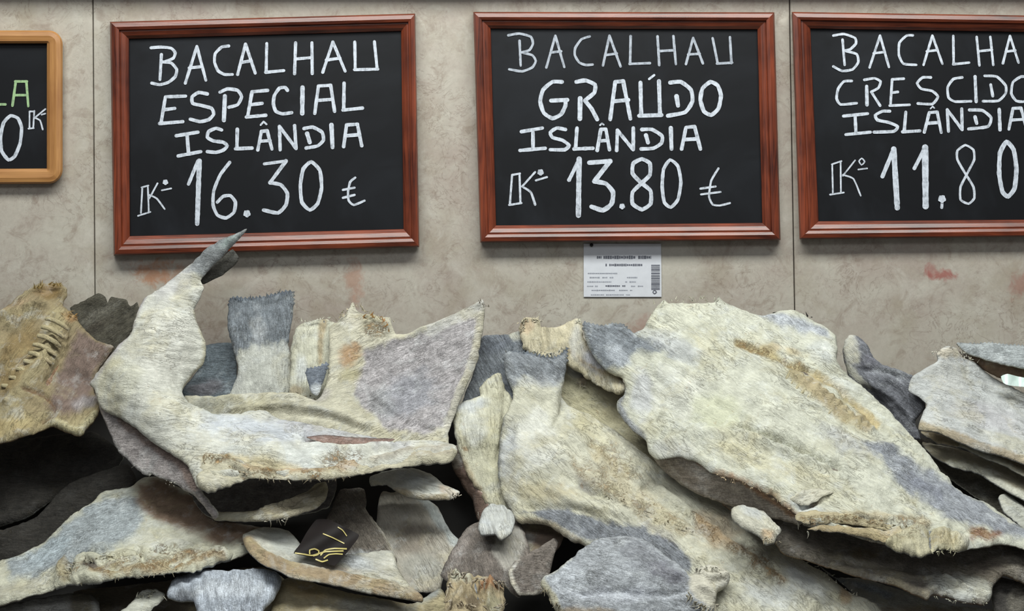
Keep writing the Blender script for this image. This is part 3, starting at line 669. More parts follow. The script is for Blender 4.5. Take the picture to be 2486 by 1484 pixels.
f = Fish('cod with a broad mauve-grey lobe rising to a point and an orange stain')
f.sheet('flesh', [(440,985),(450,962),(520,964),(560,957),(640,955),(720,956),(768,974),(790,940),(797,890),(800,840),(798,798),(818,782),(842,758),(857,735),(866,752),(880,762),(905,764),(922,770),(946,772),(952,790),(960,810),(990,812),(1020,796),(1042,788),(1100,764),(1140,744),(1172,729),(1177,760),(1168,830),(1158,878),(1138,925),(1112,985),(1098,1022),(1088,1050),(1084,1090),(960,1110),(800,1090),(650,1050),(500,1035)],
  [(450,970,.03),(640,960,.03),(800,800,.03),(857,740,.02),(950,790,.03),(1172,735,.07),(1120,960,.05),(1085,1060,.04),(950,1090,.03),(800,1060,.03),(620,1035,.025),(960,930,.012),(800,980,.045)], T=8, col=(208,202,176), back=SKIN,
  patches=[((580,985,130,28,3),(186,180,150),20,10,.8),((520,985,60,22,5),(150,152,144),16,10,.6),([(884,858),(935,836),(1005,812),(1060,792),(1120,778),(1162,775),(1160,850),(1142,905),(1108,985),(1080,1036),(1030,1064),(950,1054),(872,990),(858,940),(876,898)],(168,162,164),14,12,1,1),
    ((1000,960,70,50,-40),(140,142,152),30,20,.7,1),((1120,840,30,60,20),(172,166,168),18,12,.6,1),((848,868,22,26,0),OCH,20,18,.75),((846,915,26,18,0),(190,180,130),10,10,.7),((905,805,36,18,-20),'crumb',12,10,.9),((857,780,30,26,0),(216,210,190),12,6,.7),
    ((925,985,40,30,40),(126,130,132),20,10,.5,1),(('line',9,[(1172,735),(1165,830),(1140,915),(1110,985),(1088,1050)]),(216,210,192),6,5),(('line',16,[(1050,800),(1100,775),(1165,740)]),(206,204,198),10,8,.8),((775,960,26,18,0),MAU,10,6,.6)],
  creases=[([(560,1000),(700,985),(800,1000),(900,1040)],10,4),([(880,900),(890,850),(950,830),(1030,800)],10,3.5),([(1172,740),(1160,840),(1130,920),(1095,1010)],8,3),([(700,1010),(800,1020),(880,1050)],7,-3),([(890,960),(980,1030),(1050,1050)],8,-3),([(840,800),(850,760)],10,4)], grain=-25, lump=5, jag=1.6)
f.strands([(815,785),(857,740),(900,765),(950,780)], 46, 12, -75, 45, TAN, 2, .014).strands([(880,770),(925,775),(950,800)], 24, 12, -60, 60, OCH, 2.2, .016, seed=5).strands([(1165,735),(1178,742)], 12, 12, -10, 60, (120,112,100), 1.3, .012, seed=7).build()

f = Fish('blue-grey cod back with a torn cream belly left of the central tail')
f.sheet('skin', [(1150,900),(1160,850),(1172,818),(1200,815),(1232,812),(1268,804),(1300,830),(1300,900),(1260,960),(1250,1020),(1150,1030),(1120,1000),(1128,960)], [(1172,818,.0),(1290,830,.0),(1130,1000,.0),(1250,1010,.0)], T=6, col=(117,123,130), skin=1, patches=[((1200,840,50,20,-10),(98,104,116),14,10,.6,1),((1270,815,30,14,0),FLESH,8,6,.8),((1180,950,40,20,-30),(140,146,152),12,10,.6,1)], lump=4, grain=60)
f.sheet('flesh', [(1098,1002),(1112,985),(1132,974),(1166,963),(1162,944),(1178,926),(1194,913),(1216,908),(1226,945),(1248,980),(1275,1050),(1270,1180),(1252,1245),(1216,1238),(1180,1222),(1166,1197),(1150,1177),(1131,1146),(1119,1112),(1110,1084),(1103,1044)],
  [(1098,1002,.022),(1216,912,.022),(1260,1050,-.0),(1245,1235,-.0),(1166,1197,.0),(1119,1112,.01),(1180,1050,.03)], T=8, col=(214,210,180), patches=[((1140,990,40,16,-15),WHT,14,8,.8),((1200,1100,30,70,0),(210,204,164),20,14,.6),((1132,1092,9,5,30),OCH,5,3,.9),((1150,1040,30,40,0),WHT,16,12,.5),(('line',8,[(1120,1110),(1150,1175),(1180,1220)]),TAN,6,5,.7)], creases=[([(1226,945),(1222,1020),(1205,1120)],9,-4)], grain=80, lump=4.5, jag=2.0)
f.sheet('side_edge', [(1108,1080),(1122,1112),(1134,1146),(1155,1178),(1172,1200),(1186,1225),(1190,1262),(1172,1275),(1158,1256),(1150,1218),(1124,1180),(1098,1128)], [(1108,1080,.005),(1180,1222,-.005),(1098,1128,-.05),(1158,1256,-.05),(1130,1150,-.01)], T=4, col=(150,122,106), skin=1, lump=2, patches=[((1112,1120,14,20,30),(186,176,168),8,6,.8)])
f.strands([(1160,1245),(1190,1262)], 16, 16, 110, 40, (178,164,150), 1.6, .008).build()

f = Fish('small frayed cream cod end under the wall card')
f.sheet('flesh', [(1262,806),(1262,788),(1270,774),(1292,772),(1308,776),(1314,793),(1342,797),(1374,788),(1402,774),(1411,780),(1415,817),(1436,858),(1464,886),(1510,920),(1520,945),(1500,960),(1440,930),(1380,890),(1320,880),(1272,850)],
  [(1270,774,.01),(1402,774,.02),(1415,817,.03),(1510,920,.035),(1272,850,.015),(1370,880,.015),(1440,920,.015)], T=7, col=(214,202,166), back=SKIN, patches=[((1440,880,34,20,40),(196,198,208),14,8,.9),(('line',4,[(1380,850),(1430,888),(1508,925)]),TAN,5,4,.8),((1280,800,20,18,0),(206,178,140),10,8,.8),((1400,830,16,40,0),WHT,10,6,.5)], creases=[([(1313,793),(1322,830),(1320,860)],8,-5),([(1374,790),(1384,840),(1376,860)],8,-4)], lump=6, jag=2.6, fib=1.6, grain=80)
f.strands([(1264,800),(1272,776),(1312,780)], 60, 12, -85, 60, (214,196,158), 1.8, .012).strands([(1290,850),(1330,860),(1372,850)], 40, 10, 95, 40, CREAM, 1.7, .012, seed=4).strands([(1395,780),(1412,782)], 14, 9, -90, 50, CREAM, 1.5, .01, seed=6).build()

f = Fish('cream cod lying under the big fish right of the central tail')
f.sheet('flesh', [(1340,900),(1376,872),(1402,880),(1440,902),(1480,925),(1530,955),(1560,1000),(1620,1080),(1680,1180),(1560,1180),(1440,1100),(1350,1010)], [(1376,872,-.02),(1530,955,-.03),(1350,1000,-.03),(1660,1170,-.05),(1500,1060,-.04)], T=7, col=(206,198,158), patches=[((1415,920,10,18,20),(176,158,130),6,5,.9),((1400,900,24,20,0),WHT,10,6,.5),((1500,1000,30,40,40),YEL,20,12,.5)], creases=[([(1408,895),(1425,915),(1405,935)],6,5),([(1390,890),(1440,930),(1510,960)],9,-4)], lump=5, grain=35)
f.strands([(1400,925),(1420,938)], 16, 12, 120, 40, (186,168,140), 1.8, .012).build()

# ---- the centre
f = Fish('long split cod in the centre with a short blue-grey tail at its top')
f.sheet('flesh', [(1222,868),(1234,850),(1262,853),(1300,862),(1342,869),(1362,858),(1378,843),(1376,880),(1368,930),(1364,962),(1382,988),(1430,1012),(1490,1045),(1560,1100),(1640,1160),(1720,1200),(1800,1260),(1877,1320),(1906,1352),(1940,1360),(1970,1376),(2002,1391),(2024,1410),(2050,1430),(2080,1446),(2128,1470),(2170,1530),(2000,1560),(1800,1560),(1640,1540),(1560,1420),(1420,1326),(1396,1318),(1366,1300),(1336,1280),(1306,1271),(1262,1271),(1248,1258),(1240,1240),(1216,1192),(1209,1130),(1214,1062),(1224,1012),(1240,984),(1246,950),(1228,918)],
  [(1222,868,.03),(1378,850,.03),(1300,960,.03),(1430,1012,.0),(1215,1060,.03),(1211,1180,.02),(1255,1262,.03),(1300,1100,.05),(1600,1140,.005),(1400,1310,.04),(1600,1330,.05),(1877,1320,.01),(2080,1446,.02),(1640,1530,.04),(2000,1550,.04),(1450,1180,.055),(1750,1400,.045)], T=11, col=(210,207,184), back=SKIN, R=16,
  patches=[([(1205,835),(1395,830),(1385,925),(1340,935),(1270,925),(1240,950),(1210,930)],(126,131,137),16,10,1,1),(('line',5,[(1236,852),(1300,863),(1345,869),(1376,846)]),SKD,4,3,.9),((1300,930,60,16,0),(180,184,190),14,10,.6),
    ((1290,1080,60,70,20),(222,222,214),30,20,.7),((1240,1130,22,90,0),(196,200,206),16,10,.7),(('line',6,[(1224,1010),(1212,1080),(1212,1180)]),SKIN,6,4,.8),((1440,1060,60,30,35),(206,200,168),24,16,.8),((1320,1200,70,20,10),(196,182,140),24,16,.7),((1480,1130,60,20,30),(192,172,120),18,16,.6),((1430,1185,34,14,25),(138,134,130),10,10,.75),((1560,1230,160,30,32),(200,186,146),26,16,.7),
    ([(1262,1250),(1310,1238),(1370,1236),(1410,1246),(1470,1270),(1530,1276),(1580,1292),(1640,1330),(1672,1365),(1680,1400),(1600,1400),(1500,1330),(1425,1318),(1370,1290),(1300,1262)],(121,125,132),12,12,1,1),
    ((1600,1300,40,12,35),(110,106,120),12,8,.5,1),((1255,1262,20,10,0),CREAM,8,5),(('line',9,[(1262,1270),(1306,1272),(1345,1284),(1410,1324)]),(206,192,160),5,4,.9),
    ((1740,1290,60,40,35),(192,160,120),24,16,.5),(('line',9,[(1680,1260),(1760,1320),(1830,1370),(1900,1420)]),'crumb',8,8,.8),(('line',6,[(1690,1265),(1760,1318),(1830,1368),(1900,1420)]),(190,150,90),8,8,.6),((1850,1370,40,20,35),'crumb',14,12,.8),((1480,1130,80,40,30),'crumb',18,16,.45),((1540,1220,150,26,30),'crumb',18,16,.5),((1960,1430,60,26,35),WHT,20,12,.6),((2050,1450,16,24,0),OCH,8,6,.6),((1870,1450,60,30,20),WHT,22,14,.6)],
  creases=[([(1366,962),(1362,1000),(1345,1040)],8,-5),([(1340,960),(1360,1040),(1420,1110),(1450,1160)],12,3.5),([(1300,960),(1310,1040),(1330,1100)],14,3),([(1270,960),(1262,1050),(1262,1120)],12,2.5),([(1370,1160),(1420,1190),(1470,1215)],9,-5),([(1560,1190),(1680,1270),(1800,1370),(1920,1450)],12,-5),([(1600,1190),(1720,1290),(1850,1390),(1980,1480)],14,5),([(1290,1238),(1400,1240),(1500,1285)],10,-4),([(1395,980),(1470,1060),(1540,1130)],12,3),([(1330,1190),(1400,1225),(1500,1250)],9,3)],
  rays=[([(1205,835),(1395,830),(1385,940),(1230,940)],(1305,1060),50,.9)], fringe=[([(1215,835),(1390,830),(1390,880),(1215,880)],5)], grain=38, lump=5.5, fib=1.8, jag=1.4,
  split=[('tail_fin', [(1195,825),(1400,820),(1392,925),(1340,938),(1270,928),(1240,955),(1200,930)])])
f.strands([(1236,852),(1300,863),(1345,869),(1374,848)], 40, 8, -86, 14, SKD, 1.2, .006, .3, 'tail_fringe')
f.strands([(1877,1322),(1940,1362),(2000,1392),(2080,1446)], 70, 10, -40, 50, CREAM, 1.8, .012, seed=3).strands([(1450,1190),(1560,1240),(1680,1290)], 40, 14, 30, 30, TAN, 1.5, .013, seed=8).build()

f = Fish('blue-grey skinned cod lobe at the bottom centre with a ragged white end')
f.sheet('skin', [(1420,1328),(1452,1311),(1502,1302),(1560,1313),(1612,1345),(1650,1374),(1674,1400),(1690,1386),(1720,1372),(1755,1380),(1772,1400),(1765,1425),(1740,1440),(1736,1484),(1730,1530),(1640,1560),(1360,1560),(1350,1490),(1330,1446),(1312,1424),(1319,1404),(1352,1385),(1384,1360)],
  [(1420,1328,.085),(1502,1302,.075),(1650,1374,.09),(1755,1385,.08),(1312,1424,.08),(1350,1490,.07),(1730,1530,.07),(1500,1400,.12),(1500,1530,.10)], T=10, col=(152,156,162), skin=1, back=FLESH,
  patches=[((1560,1360,80,30,35),(120,122,129),26,16,.7,1),((1620,1400,50,20,20),(112,110,122),16,12,.6,1),((1380,1420,50,40,-30),(190,196,204),22,12,.6,1),((1500,1450,110,16,0),(184,188,198),14,10,.6,1),(('line',12,[(1312,1424),(1340,1450),(1360,1490)]),CREAM,8,6),((1720,1420,52,60,0),(216,210,190),10,10),(('line',6,[(1384,1360),(1350,1386),(1316,1406)]),FLESH,6,4,.8),((1420,1500,60,22,0),(176,150,110),14,10,.7)],
  creases=[([(1420,1450),(1500,1440),(1600,1450),(1660,1440)],9,-4),([(1440,1400),(1540,1375),(1640,1400)],14,3),([(1690,1390),(1720,1410),(1760,1400)],7,6),([(1690,1430),(1720,1440),(1740,1470)],7,5)], lump=5, grain=15, jag=2.0)
f.strands([(1690,1385),(1730,1375),(1768,1405)], 40, 16, 60, 60, (214,206,184), 2.2, .016).strands([(1670,1440),(1700,1470),(1736,1470)], 46, 26, 95, 30, (206,192,164), 2.4, .018, .8, seed=3).strands([(1318,1430),(1345,1470),(1370,1484)], 24, 16, 80, 40, TAN, 2, .014, seed=5).build()

f = Fish('pale rounded cod stub above the brown gill flaps')
f.sheet('flesh', [(1164,1268),(1172,1243),(1188,1228),(1215,1228),(1237,1240),(1250,1264),(1242,1294),(1218,1312),(1202,1298),(1168,1300),(1162,1284)], [(1168,1262,.055),(1240,1245,.045),(1200,1300,.085)], T=8, edge=2, col=(206,208,204), R=16, patches=[((1180,1280,14,12,0),WHT,8,4,.8)], lump=4, grain=70, jag=1.6).build()

f = Fish('grey-brown gill flaps spread open like a fan at the bottom centre')
f.sheet('gill_cover', [(1178,1262),(1134,1284),(1113,1314),(1088,1356),(1070,1398),(1090,1412),(1150,1410),(1216,1418),(1244,1442),(1262,1450),(1290,1400),(1285,1330),(1260,1270),(1215,1255)], [(1178,1262,.005),(1070,1398,.02),(1262,1450,.045),(1260,1270,.005),(1170,1350,.05)], T=4, col=(116,106,98), skin=1, rays=[([(1060,1250),(1300,1250),(1300,1460),(1060,1460)],(1180,1240),36,.8)], patches=[((1235,1330,34,50,20),(196,190,178),12,8,.95),((1120,1330,16,46,30),(150,140,134),12,8,.6,1)], lump=4, grain=70)
f.sheet('inner_flap', [(1246,1366),(1275,1350),(1316,1326),(1345,1308),(1356,1316),(1346,1345),(1336,1384),(1318,1440),(1262,1446),(1242,1420),(1236,1390)], [(1246,1366,.07),(1350,1312,.02),(1318,1440,.05),(1250,1430,.075)], T=3, col=(118,108,100), skin=1, rays=[([(1230,1300),(1360,1300),(1360,1450),(1230,1450)],(1255,1460),30,.8)], patches=[(('line',4,[(1258,1362),(1238,1388),(1244,1422),(1264,1446),(1318,1442)]),(208,200,186),4,3)], lump=2)
f.sheet('membrane', [(1255,1262),(1300,1268),(1340,1284),(1368,1305),(1350,1340),(1300,1352),(1255,1345)], [(1255,1262,-.01),(1368,1305,-.02),(1300,1350,-.01)], T=3, col=(158,134,116), patches=[((1265,1330,26,40,10),(196,190,180),14,8,.7)], lump=3).build()

f = Fish('tangle of frayed cream and brown fibres on a cod end at the bottom')
f.sheet('flesh', [(1085,1420),(1092,1392),(1108,1385),(1118,1402),(1150,1396),(1190,1404),(1216,1412),(1224,1440),(1220,1500),(1200,1550),(1090,1550),(1078,1480)], [(1085,1420,.085),(1216,1412,.085),(1150,1500,.10)], T=12, col=(190,170,128), lump=12, fib=4, jag=3.9, grain=75, patches=[((1190,1425,26,16,0),(172,112,60),8,8,.9),((1150,1470,20,20,0),(80,62,46),10,10,.7),((1120,1410,26,14,0),CREAM,8,6),((1200,1480,20,26,0),(150,150,120),10,8,.6)], creases=[([(1110,1400),(1125,1440),(1105,1484)],8,9),([(1150,1400),(1160,1450)],8,-9),([(1190,1420),(1185,1484)],8,8)], step=6)
f.strands([(1090,1420),(1110,1395),(1150,1405),(1215,1415)], 60, 30, 85, 40, (206,180,150), 2.6, .022, 1.2).strands([(1095,1460),(1150,1470),(1210,1470)], 50, 34, 80, 50, (180,150,112), 2.6, .026, 1.4, seed=3).strands([(1092,1395),(1110,1388)], 16, 18, -80, 30, (214,190,160), 2.4, .018, seed=5).build()

# ---- left heap
f = Fish('big cream cod curling upright with its tail crossing the 16.30 board')
f.sheet('flesh', [(600,556),(575,567),(547,578),(522,592),(502,604),(468,638),(426,672),(385,706),(353,725),(337,751),(325,789),(317,812),(287,842),(260,876),(234,910),(219,933),(231,948),(241,982),(256,1000),(293,1016),(329,1039),(368,1072),(408,1098),(453,1127),(466,1153),(480,1184),(512,1192),(542,1184),(572,1169),(607,1158),(659,1160),(702,1162),(745,1166),(788,1160),(831,1151),(874,1150),(917,1142),(982,1130),(1047,1125),(1088,1121),(1106,1108),(1110,1096),(1106,1084),(1066,1073),(1004,1070),(952,1074),(896,1061),(853,1052),(788,1039),(723,1026),(676,1018),(646,998),(616,1000),(572,1007),(521,1009),(486,992),(456,979),(441,955),(449,936),(468,910),(491,887),(500,861),(498,831),(487,804),(475,774),(472,751),(487,721),(495,698),(487,680),(509,653),(536,627),(558,604),(577,585)],
  [(600,556,.045),(502,604,.05),(468,660,.05),(353,725,.07),(490,700,.06),(400,800,.10),(219,933,.06),(495,850,.06),(330,930,.13),(441,955,.07),(256,1000,.08),(368,1072,.12),(400,1000,.15),(480,1184,.16),(512,1192,.16),(600,1010,.08),(660,1160,.16),(788,1039,.08),(800,1155,.14),(950,1075,.07),(1106,1096,.06),(1000,1125,.09),(650,1090,.15)], T=10, col=(214,213,200), back=MAU, R=16,
  patches=[([(610,545),(590,600),(505,680),(470,672),(440,665),(500,596),(560,560)],(124,128,130),14,10,1,1),((560,585,26,10,-38),(140,156,152),10,6,.6,1),((430,690,50,26,-40),(196,194,196),20,12,.6),((400,850,60,90,10),(220,218,206),34,20,.6),((300,930,50,50,0),(216,214,190),24,16,.6),(('line',6,[(353,727),(330,780),(290,845),(225,930)]),(186,178,186),6,4,.7),
    ((620,1050,130,34,6),(206,212,222),26,14,.9),((820,1060,140,22,10),(188,188,194),16,10,.85),((700,1115,160,22,2),(218,222,218),16,10,.7),([(746,1072),(790,1066),(860,1074),(955,1075),(920,1088),(850,1094),(800,1090)],(140,112,100),5,4,1,1),(('line',12,[(500,1130),(560,1128),(640,1130),(720,1150)]),(214,196,150),10,8,.8),((525,1124,38,14,0),'crumb',10,8,1),((578,1148,24,16,30),'crumb',8,8,1),(('line',7,[(600,1144),(680,1150),(760,1158)]),'crumb',6,6,.9),((830,1125,44,20,-10),'crumb',14,10,.9),(('line',4,[(600,1142),(700,1148),(770,1156)]),(186,140,96),5,5,.6),(('line',8,[(900,1130),(980,1105),(1090,1092)]),(178,164,140),8,6,.6),((515,1172,40,16,-10),CREAM,10,6,.9),(('line',7,[(476,760),(494,820),(496,870),(450,940)]),(204,196,160),6,5,.7),(('line',10,[(450,975),(520,1008),(620,1000)]),(182,186,180),8,6,.6)],
  creases=[([(746,1073),(840,1080),(950,1076)],8,-10),([(750,1095),(850,1099),(950,1088)],7,5),([(500,1120),(560,1125),(600,1140)],9,5),([(600,1135),(720,1140),(830,1120)],8,-3.5),([(870,1135),(980,1110),(1090,1098)],7,4),([(880,1120),(980,1090)],6,-4),([(400,720),(360,850),(300,960)],26,3),([(480,1150),(530,1160),(580,1160)],9,4),([(486,690),(430,720)],10,-3)],
  rays=[([(610,545),(590,600),(505,680),(440,665),(500,596)],(400,760),70,.7)], grain=8, lump=4, fib=1.1, jag=1.4,
  split=[('tail_fin', [(640,520),(640,560),(500,694),(478,676),(440,662),(500,590)])])
f.sheet('cut_edge', [(478,1160),(492,1128),(520,1108),(560,1116),(610,1130),(720,1142),(800,1130),(850,1112),(900,1120),(960,1108),(1030,1098),(1092,1090),(1108,1100),(1090,1122),(980,1132),(880,1152),(790,1164),(660,1164),(605,1162),(545,1188),(505,1196),(482,1186)], [], on=.006, T=8, edge=1.5, col=(204,196,166), lump=6, fib=2.5, jag=2.5, R=14, step=5, grain=2, patches=[((528,1124,36,12,0),'crumb',8,8,1),((580,1148,24,14,30),'crumb',8,8,1),(('line',8,[(600,1146),(680,1152),(770,1158)]),'crumb',6,6,1),((835,1132,46,18,-10),'crumb',12,10,1),((830,1130,44,18,-10),(196,160,116),14,10,.7),(('line',5,[(600,1140),(700,1147),(780,1145)]),(196,160,112),6,5,.7),(('line',6,[(900,1135),(980,1115),(1090,1104)]),(186,174,150),8,6,.7),((515,1172,36,16,0),(210,204,180),8,6,.9)], creases=[([(510,1118),(560,1130),(600,1150)],8,4),([(900,1138),(1000,1112),(1095,1100)],6,-3)])
f.sheet('lower_tail_lobe', [(482,684),(500,660),(530,634),(552,614),(565,606),(580,628),(566,648),(540,668),(515,682),(495,690)], [(482,684,.03),(565,606,.005),(580,630,.0),(515,682,.02)], T=3, edge=1.2, col=(70,68,62), skin=1, rays=[([(470,590),(590,590),(590,700),(470,700)],(430,720),50,.7)], lump=1.5, R=12)
f.sheet('underside_skin', [(232,950),(248,990),(295,1008),(335,1034),(372,1066),(412,1092),(458,1120),(480,1180),(530,1250),(520,1260),(500,1232),(470,1202),(424,1175),(376,1155),(348,1150),(326,1131),(293,1100),(277,1075),(261,1034),(246,1000)], [(232,950,.045),(250,992,.06),(372,1066,.095),(458,1120,.12),(480,1180,.13),(246,1000,.052),(277,1075,.058),(348,1150,.078),(470,1202,.105),(520,1255,.09),(326,1090,.082)], T=4, edge=2, col=(166,157,155), skin=1, lump=2.5, jag=2.0, patches=[(('line',10,[(300,1022),(370,1078),(450,1135),(475,1180)]),(150,122,106),8,6,.7,1),(('line',6,[(277,1075),(326,1131),(376,1155),(470,1202)]),(190,186,182),5,4,.7,1)])
f.sheet('skin_slit', [(744,1062),(790,1056),(850,1062),(958,1067),(920,1078),(850,1085),(800,1080),(770,1072)], [], on=.012, T=2, edge=.6, col=(136,108,97), skin=1, lump=.5, jag=.8, patches=[(('line',3,[(746,1060),(830,1058),(950,1066)]),(96,78,74),5,3,.8,1)])
f.sheet('belly_flap', [(505,1236),(530,1244),(566,1246),(616,1242),(660,1228),(702,1215),(745,1194),(768,1176),(790,1172),(796,1190),(790,1212),(768,1234),(704,1256),(641,1266),(581,1266),(520,1262)], [(505,1236,.05),(660,1240,.10),(790,1180,.07),(600,1266,.085),(745,1240,.09)], T=7, col=(176,166,138), patches=[(('line',8,[(620,1250),(700,1235),(780,1190)]),(160,148,122),8,6,.8),((560,1256,50,8,0),CREAM,6,4,.8)], creases=[([(640,1240),(720,1220),(785,1185)],7,3),([(660,1252),(740,1228)],6,-3)], grain=-18, lump=2.5, R=16, jag=1.3)
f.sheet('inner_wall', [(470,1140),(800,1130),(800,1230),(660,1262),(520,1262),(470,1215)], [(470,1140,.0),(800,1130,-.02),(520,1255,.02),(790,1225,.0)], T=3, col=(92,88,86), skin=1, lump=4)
f.strands([(500,1130),(540,1124),(590,1150)], 60, 14, 70, 60, (196,160,112), 2, .016).strands([(600,1160),(700,1163),(790,1160),(850,1150)], 70, 14, 90, 35, (196,168,124), 1.9, .006, seed=2).strands([(640,1265),(700,1258)], 14, 20, 80, 30, (186,170,140), 2, .004, seed=3).strands([(280,1080),(330,1134),(420,1176)], 30, 7, 110, 40, (190,182,176), 1.3, -.03, seed=4).build()

f = Fish('pale pointed cod strip sticking out right from under the curling cod')
f.sheet('flesh', [(900,1160),(932,1147),(980,1138),(1008,1139),(1051,1156),(1076,1176),(1101,1187),(1116,1196),(1108,1205),(1090,1214),(1036,1214),(994,1208),(966,1197),(938,1178),(900,1180)], [(900,1165,.0),(1116,1196,.03),(1008,1139,.02),(1000,1208,.03)], T=10, col=(206,206,194), R=16, patches=[(('line',6,[(960,1196),(1030,1212),(1090,1212)]),TAN,8,5,.8),((1090,1195,26,10,20),(206,180,150),8,6,.8),((1000,1165,40,12,15),(196,204,208),12,8,.7)], creases=[([(970,1180),(1040,1196),(1100,1200)],8,-4)], grain=18, lump=4, jag=1.6)
f.strands([(1090,1205),(1115,1198)], 14, 14, 60, 50, (206,184,156), 2, .014).build()

f = Fish('pale shaded cod flank standing below the pointed cod strip')
f.sheet('flesh', [(930,1195),(980,1200),(1020,1205),(1062,1232),(1082,1270),(1098,1296),(1114,1312),(1104,1350),(1080,1400),(1060,1440),(960,1430),(930,1360),(915,1280),(918,1230)], [(930,1195,-.07),(1062,1232,-.06),(1114,1312,-.045),(1060,1440,-.03),(930,1360,-.045)], T=7, col=(190,182,166), patches=[(('line',14,[(1030,1215),(1075,1275),(1108,1315)]),(206,214,212),10,8,.9),((1000,1310,50,36,0),(140,126,110),22,14,.7),((1030,1380,50,30,0),(176,174,162),16,10,.7)], lump=5, grain=60).build()

f = Fish('brownish cod leaf hanging in the shade above the printed film')
f.sheet('skin', [(826,1190),(884,1188),(888,1236),(905,1258),(933,1298),(953,1336),(962,1370),(900,1390),(840,1380),(800,1330),(790,1270),(806,1236)], [(826,1190,-.03),(884,1188,-.03),(960,1360,.012),(840,1380,-.004)], T=4, col=(112,103,92), skin=1, patches=[((890,1360,50,18,5),(186,190,192),12,8,.8),(('line',4,[(888,1238),(934,1300),(958,1350)]),(176,168,150),4,3,.8)], lump=3, grain=60).build()

f = Fish('flat cod with a tan cut edge running to a point at the lower left centre')
f.sheet('flesh', [(590,1300),(640,1282),(700,1290),(740,1330),(830,1350),(880,1345),(940,1340),(958,1352),(966,1382),(994,1424),(1024,1448),(1024,1462),(966,1452),(882,1438),(825,1424),(769,1413),(713,1404),(684,1390),(637,1370),(608,1346),(594,1325)],
  [(590,1300,.05),(640,1282,.03),(950,1345,.03),(1024,1455,.06),(825,1424,.07),(637,1370,.09),(800,1370,.04)], T=7, col=(196,194,180), patches=[(('line',13,[(598,1322),(640,1360),(713,1392),(800,1408),(900,1426),(1020,1455)]),(172,146,106),8,6,.95),(('line',5,[(600,1320),(660,1352),(720,1384)]),(196,174,126),4,3,.8),((860,1372,50,14,5),(176,182,190),12,8,.7,1),((950,1400,40,24,35),(212,210,200),14,8,.8),((800,1385,50,10,10),(186,150,130),8,6,.5),((700,1320,50,26,20),(186,190,184),14,8,.7)], creases=[([(600,1325),(680,1370),(800,1400),(960,1430)],8,4),([(640,1330),(720,1370)],8,-3)], grain=14, lump=3.5, jag=1.3).build()

f = Fish('wide cod with blue-grey skin and a crumbly cream edge at the lower left')
f.sheet('flesh', [(-80,1392),(0,1362),(29,1358),(108,1316),(147,1280),(183,1248),(222,1225),(254,1193),(310,1186),(352,1160),(400,1164),(480,1215),(530,1262),(640,1284),(652,1300),(612,1338),(555,1362),(473,1383),(391,1392),(277,1406),(200,1416),(162,1416),(130,1434),(60,1452),(0,1472),(-80,1490)],
  [(-80,1392,.0),(108,1316,-.01),(254,1193,-.03),(352,1160,-.045),(480,1215,-.03),(640,1290,.01),(473,1383,.06),(277,1400,.08),(130,1430,.06),(-80,1490,.05),(220,1310,.03),(400,1320,.035)], T=10, col=(204,202,178), back=GRB, R=22,
  patches=[([(20,1370),(110,1322),(190,1255),(260,1215),(330,1215),(350,1260),(340,1310),(280,1345),(200,1375),(120,1400),(30,1420)],(146,154,158),22,16,1,1),((120,1350,70,24,-30),(164,178,186),20,10,.7,1),((290,1200,40,14,-5),(196,200,190),10,8,.8),([(330,1180),(400,1168),(470,1215),(540,1270),(640,1290),(600,1325),(520,1335),(450,1300),(370,1265),(340,1225)],(146,116,92),20,12,.95),((400,1320,90,22,-5),(212,210,190),18,12,.8),(('line',16,[(160,1400),(230,1372),(330,1372),(420,1358),(540,1350)]),'crumb',12,10,.8),(('line',7,[(240,1390),(330,1382),(420,1370),(540,1350)]),(186,158,108),8,8,.6),((225,1375,22,16,0),(96,84,74),7,5,.9),((160,1395,16,24,0),(150,132,88),8,6,.7),((40,1440,80,14,-14),(184,180,160),12,8,.8)],
  creases=[([(150,1420),(158,1385),(190,1355),(260,1340)],11,7),([(180,1390),(200,1370),(240,1365)],8,-9),([(270,1385),(340,1360),(420,1340)],10,5),([(330,1350),(350,1380)],7,-6),([(380,1310),(410,1340)],8,-4),([(430,1360),(540,1345)],8,3)], lump=6, fib=1.6, grain=-22, jag=2.0)
f.sheet('crumbly_edge', [(134,1376),(150,1362),(182,1348),(225,1340),(262,1342),(300,1330),(345,1318),(420,1308),(480,1322),(530,1336),(566,1346),(545,1364),(473,1386),(391,1395),(277,1409),(200,1420),(164,1420),(136,1432),(128,1405)], [], on=.005, T=10, edge=1.5, col=(203,200,174), lump=10, fib=3, jag=4, R=12, step=5, grain=-12, patches=[(('line',14,[(150,1400),(210,1385),(290,1390),(400,1375),(540,1352)]),'crumb',12,10,.8),(('line',9,[(230,1396),(300,1392),(400,1380),(540,1356)]),(180,152,104),8,8,.8),((222,1378,20,14,0),(84,74,66),6,4,.95),((158,1400,12,24,10),(142,126,86),7,6,.8),((420,1330,60,14,-5),(214,213,198),10,8,.8)], creases=[([(215,1368),(232,1382)],9,-7),([(335,1340),(350,1372)],7,-6),([(385,1315),(400,1340)],7,-5),([(160,1380),(152,1415)],6,6),([(178,1372),(172,1412)],6,-6)])
f.strands([(150,1400),(180,1370),(250,1350),(340,1345),(420,1330)], 90, 18, 75, 60, (206,194,156), 2.2, .018, .9).strands([(180,1412),(300,1402),(450,1382)], 40, 14, 90, 40, TAN, 2, .008, seed=2).strands([(590,1320),(620,1300)], 14, 18, 20, 40, (150,120,80), 1.8, .014, seed=3).build()

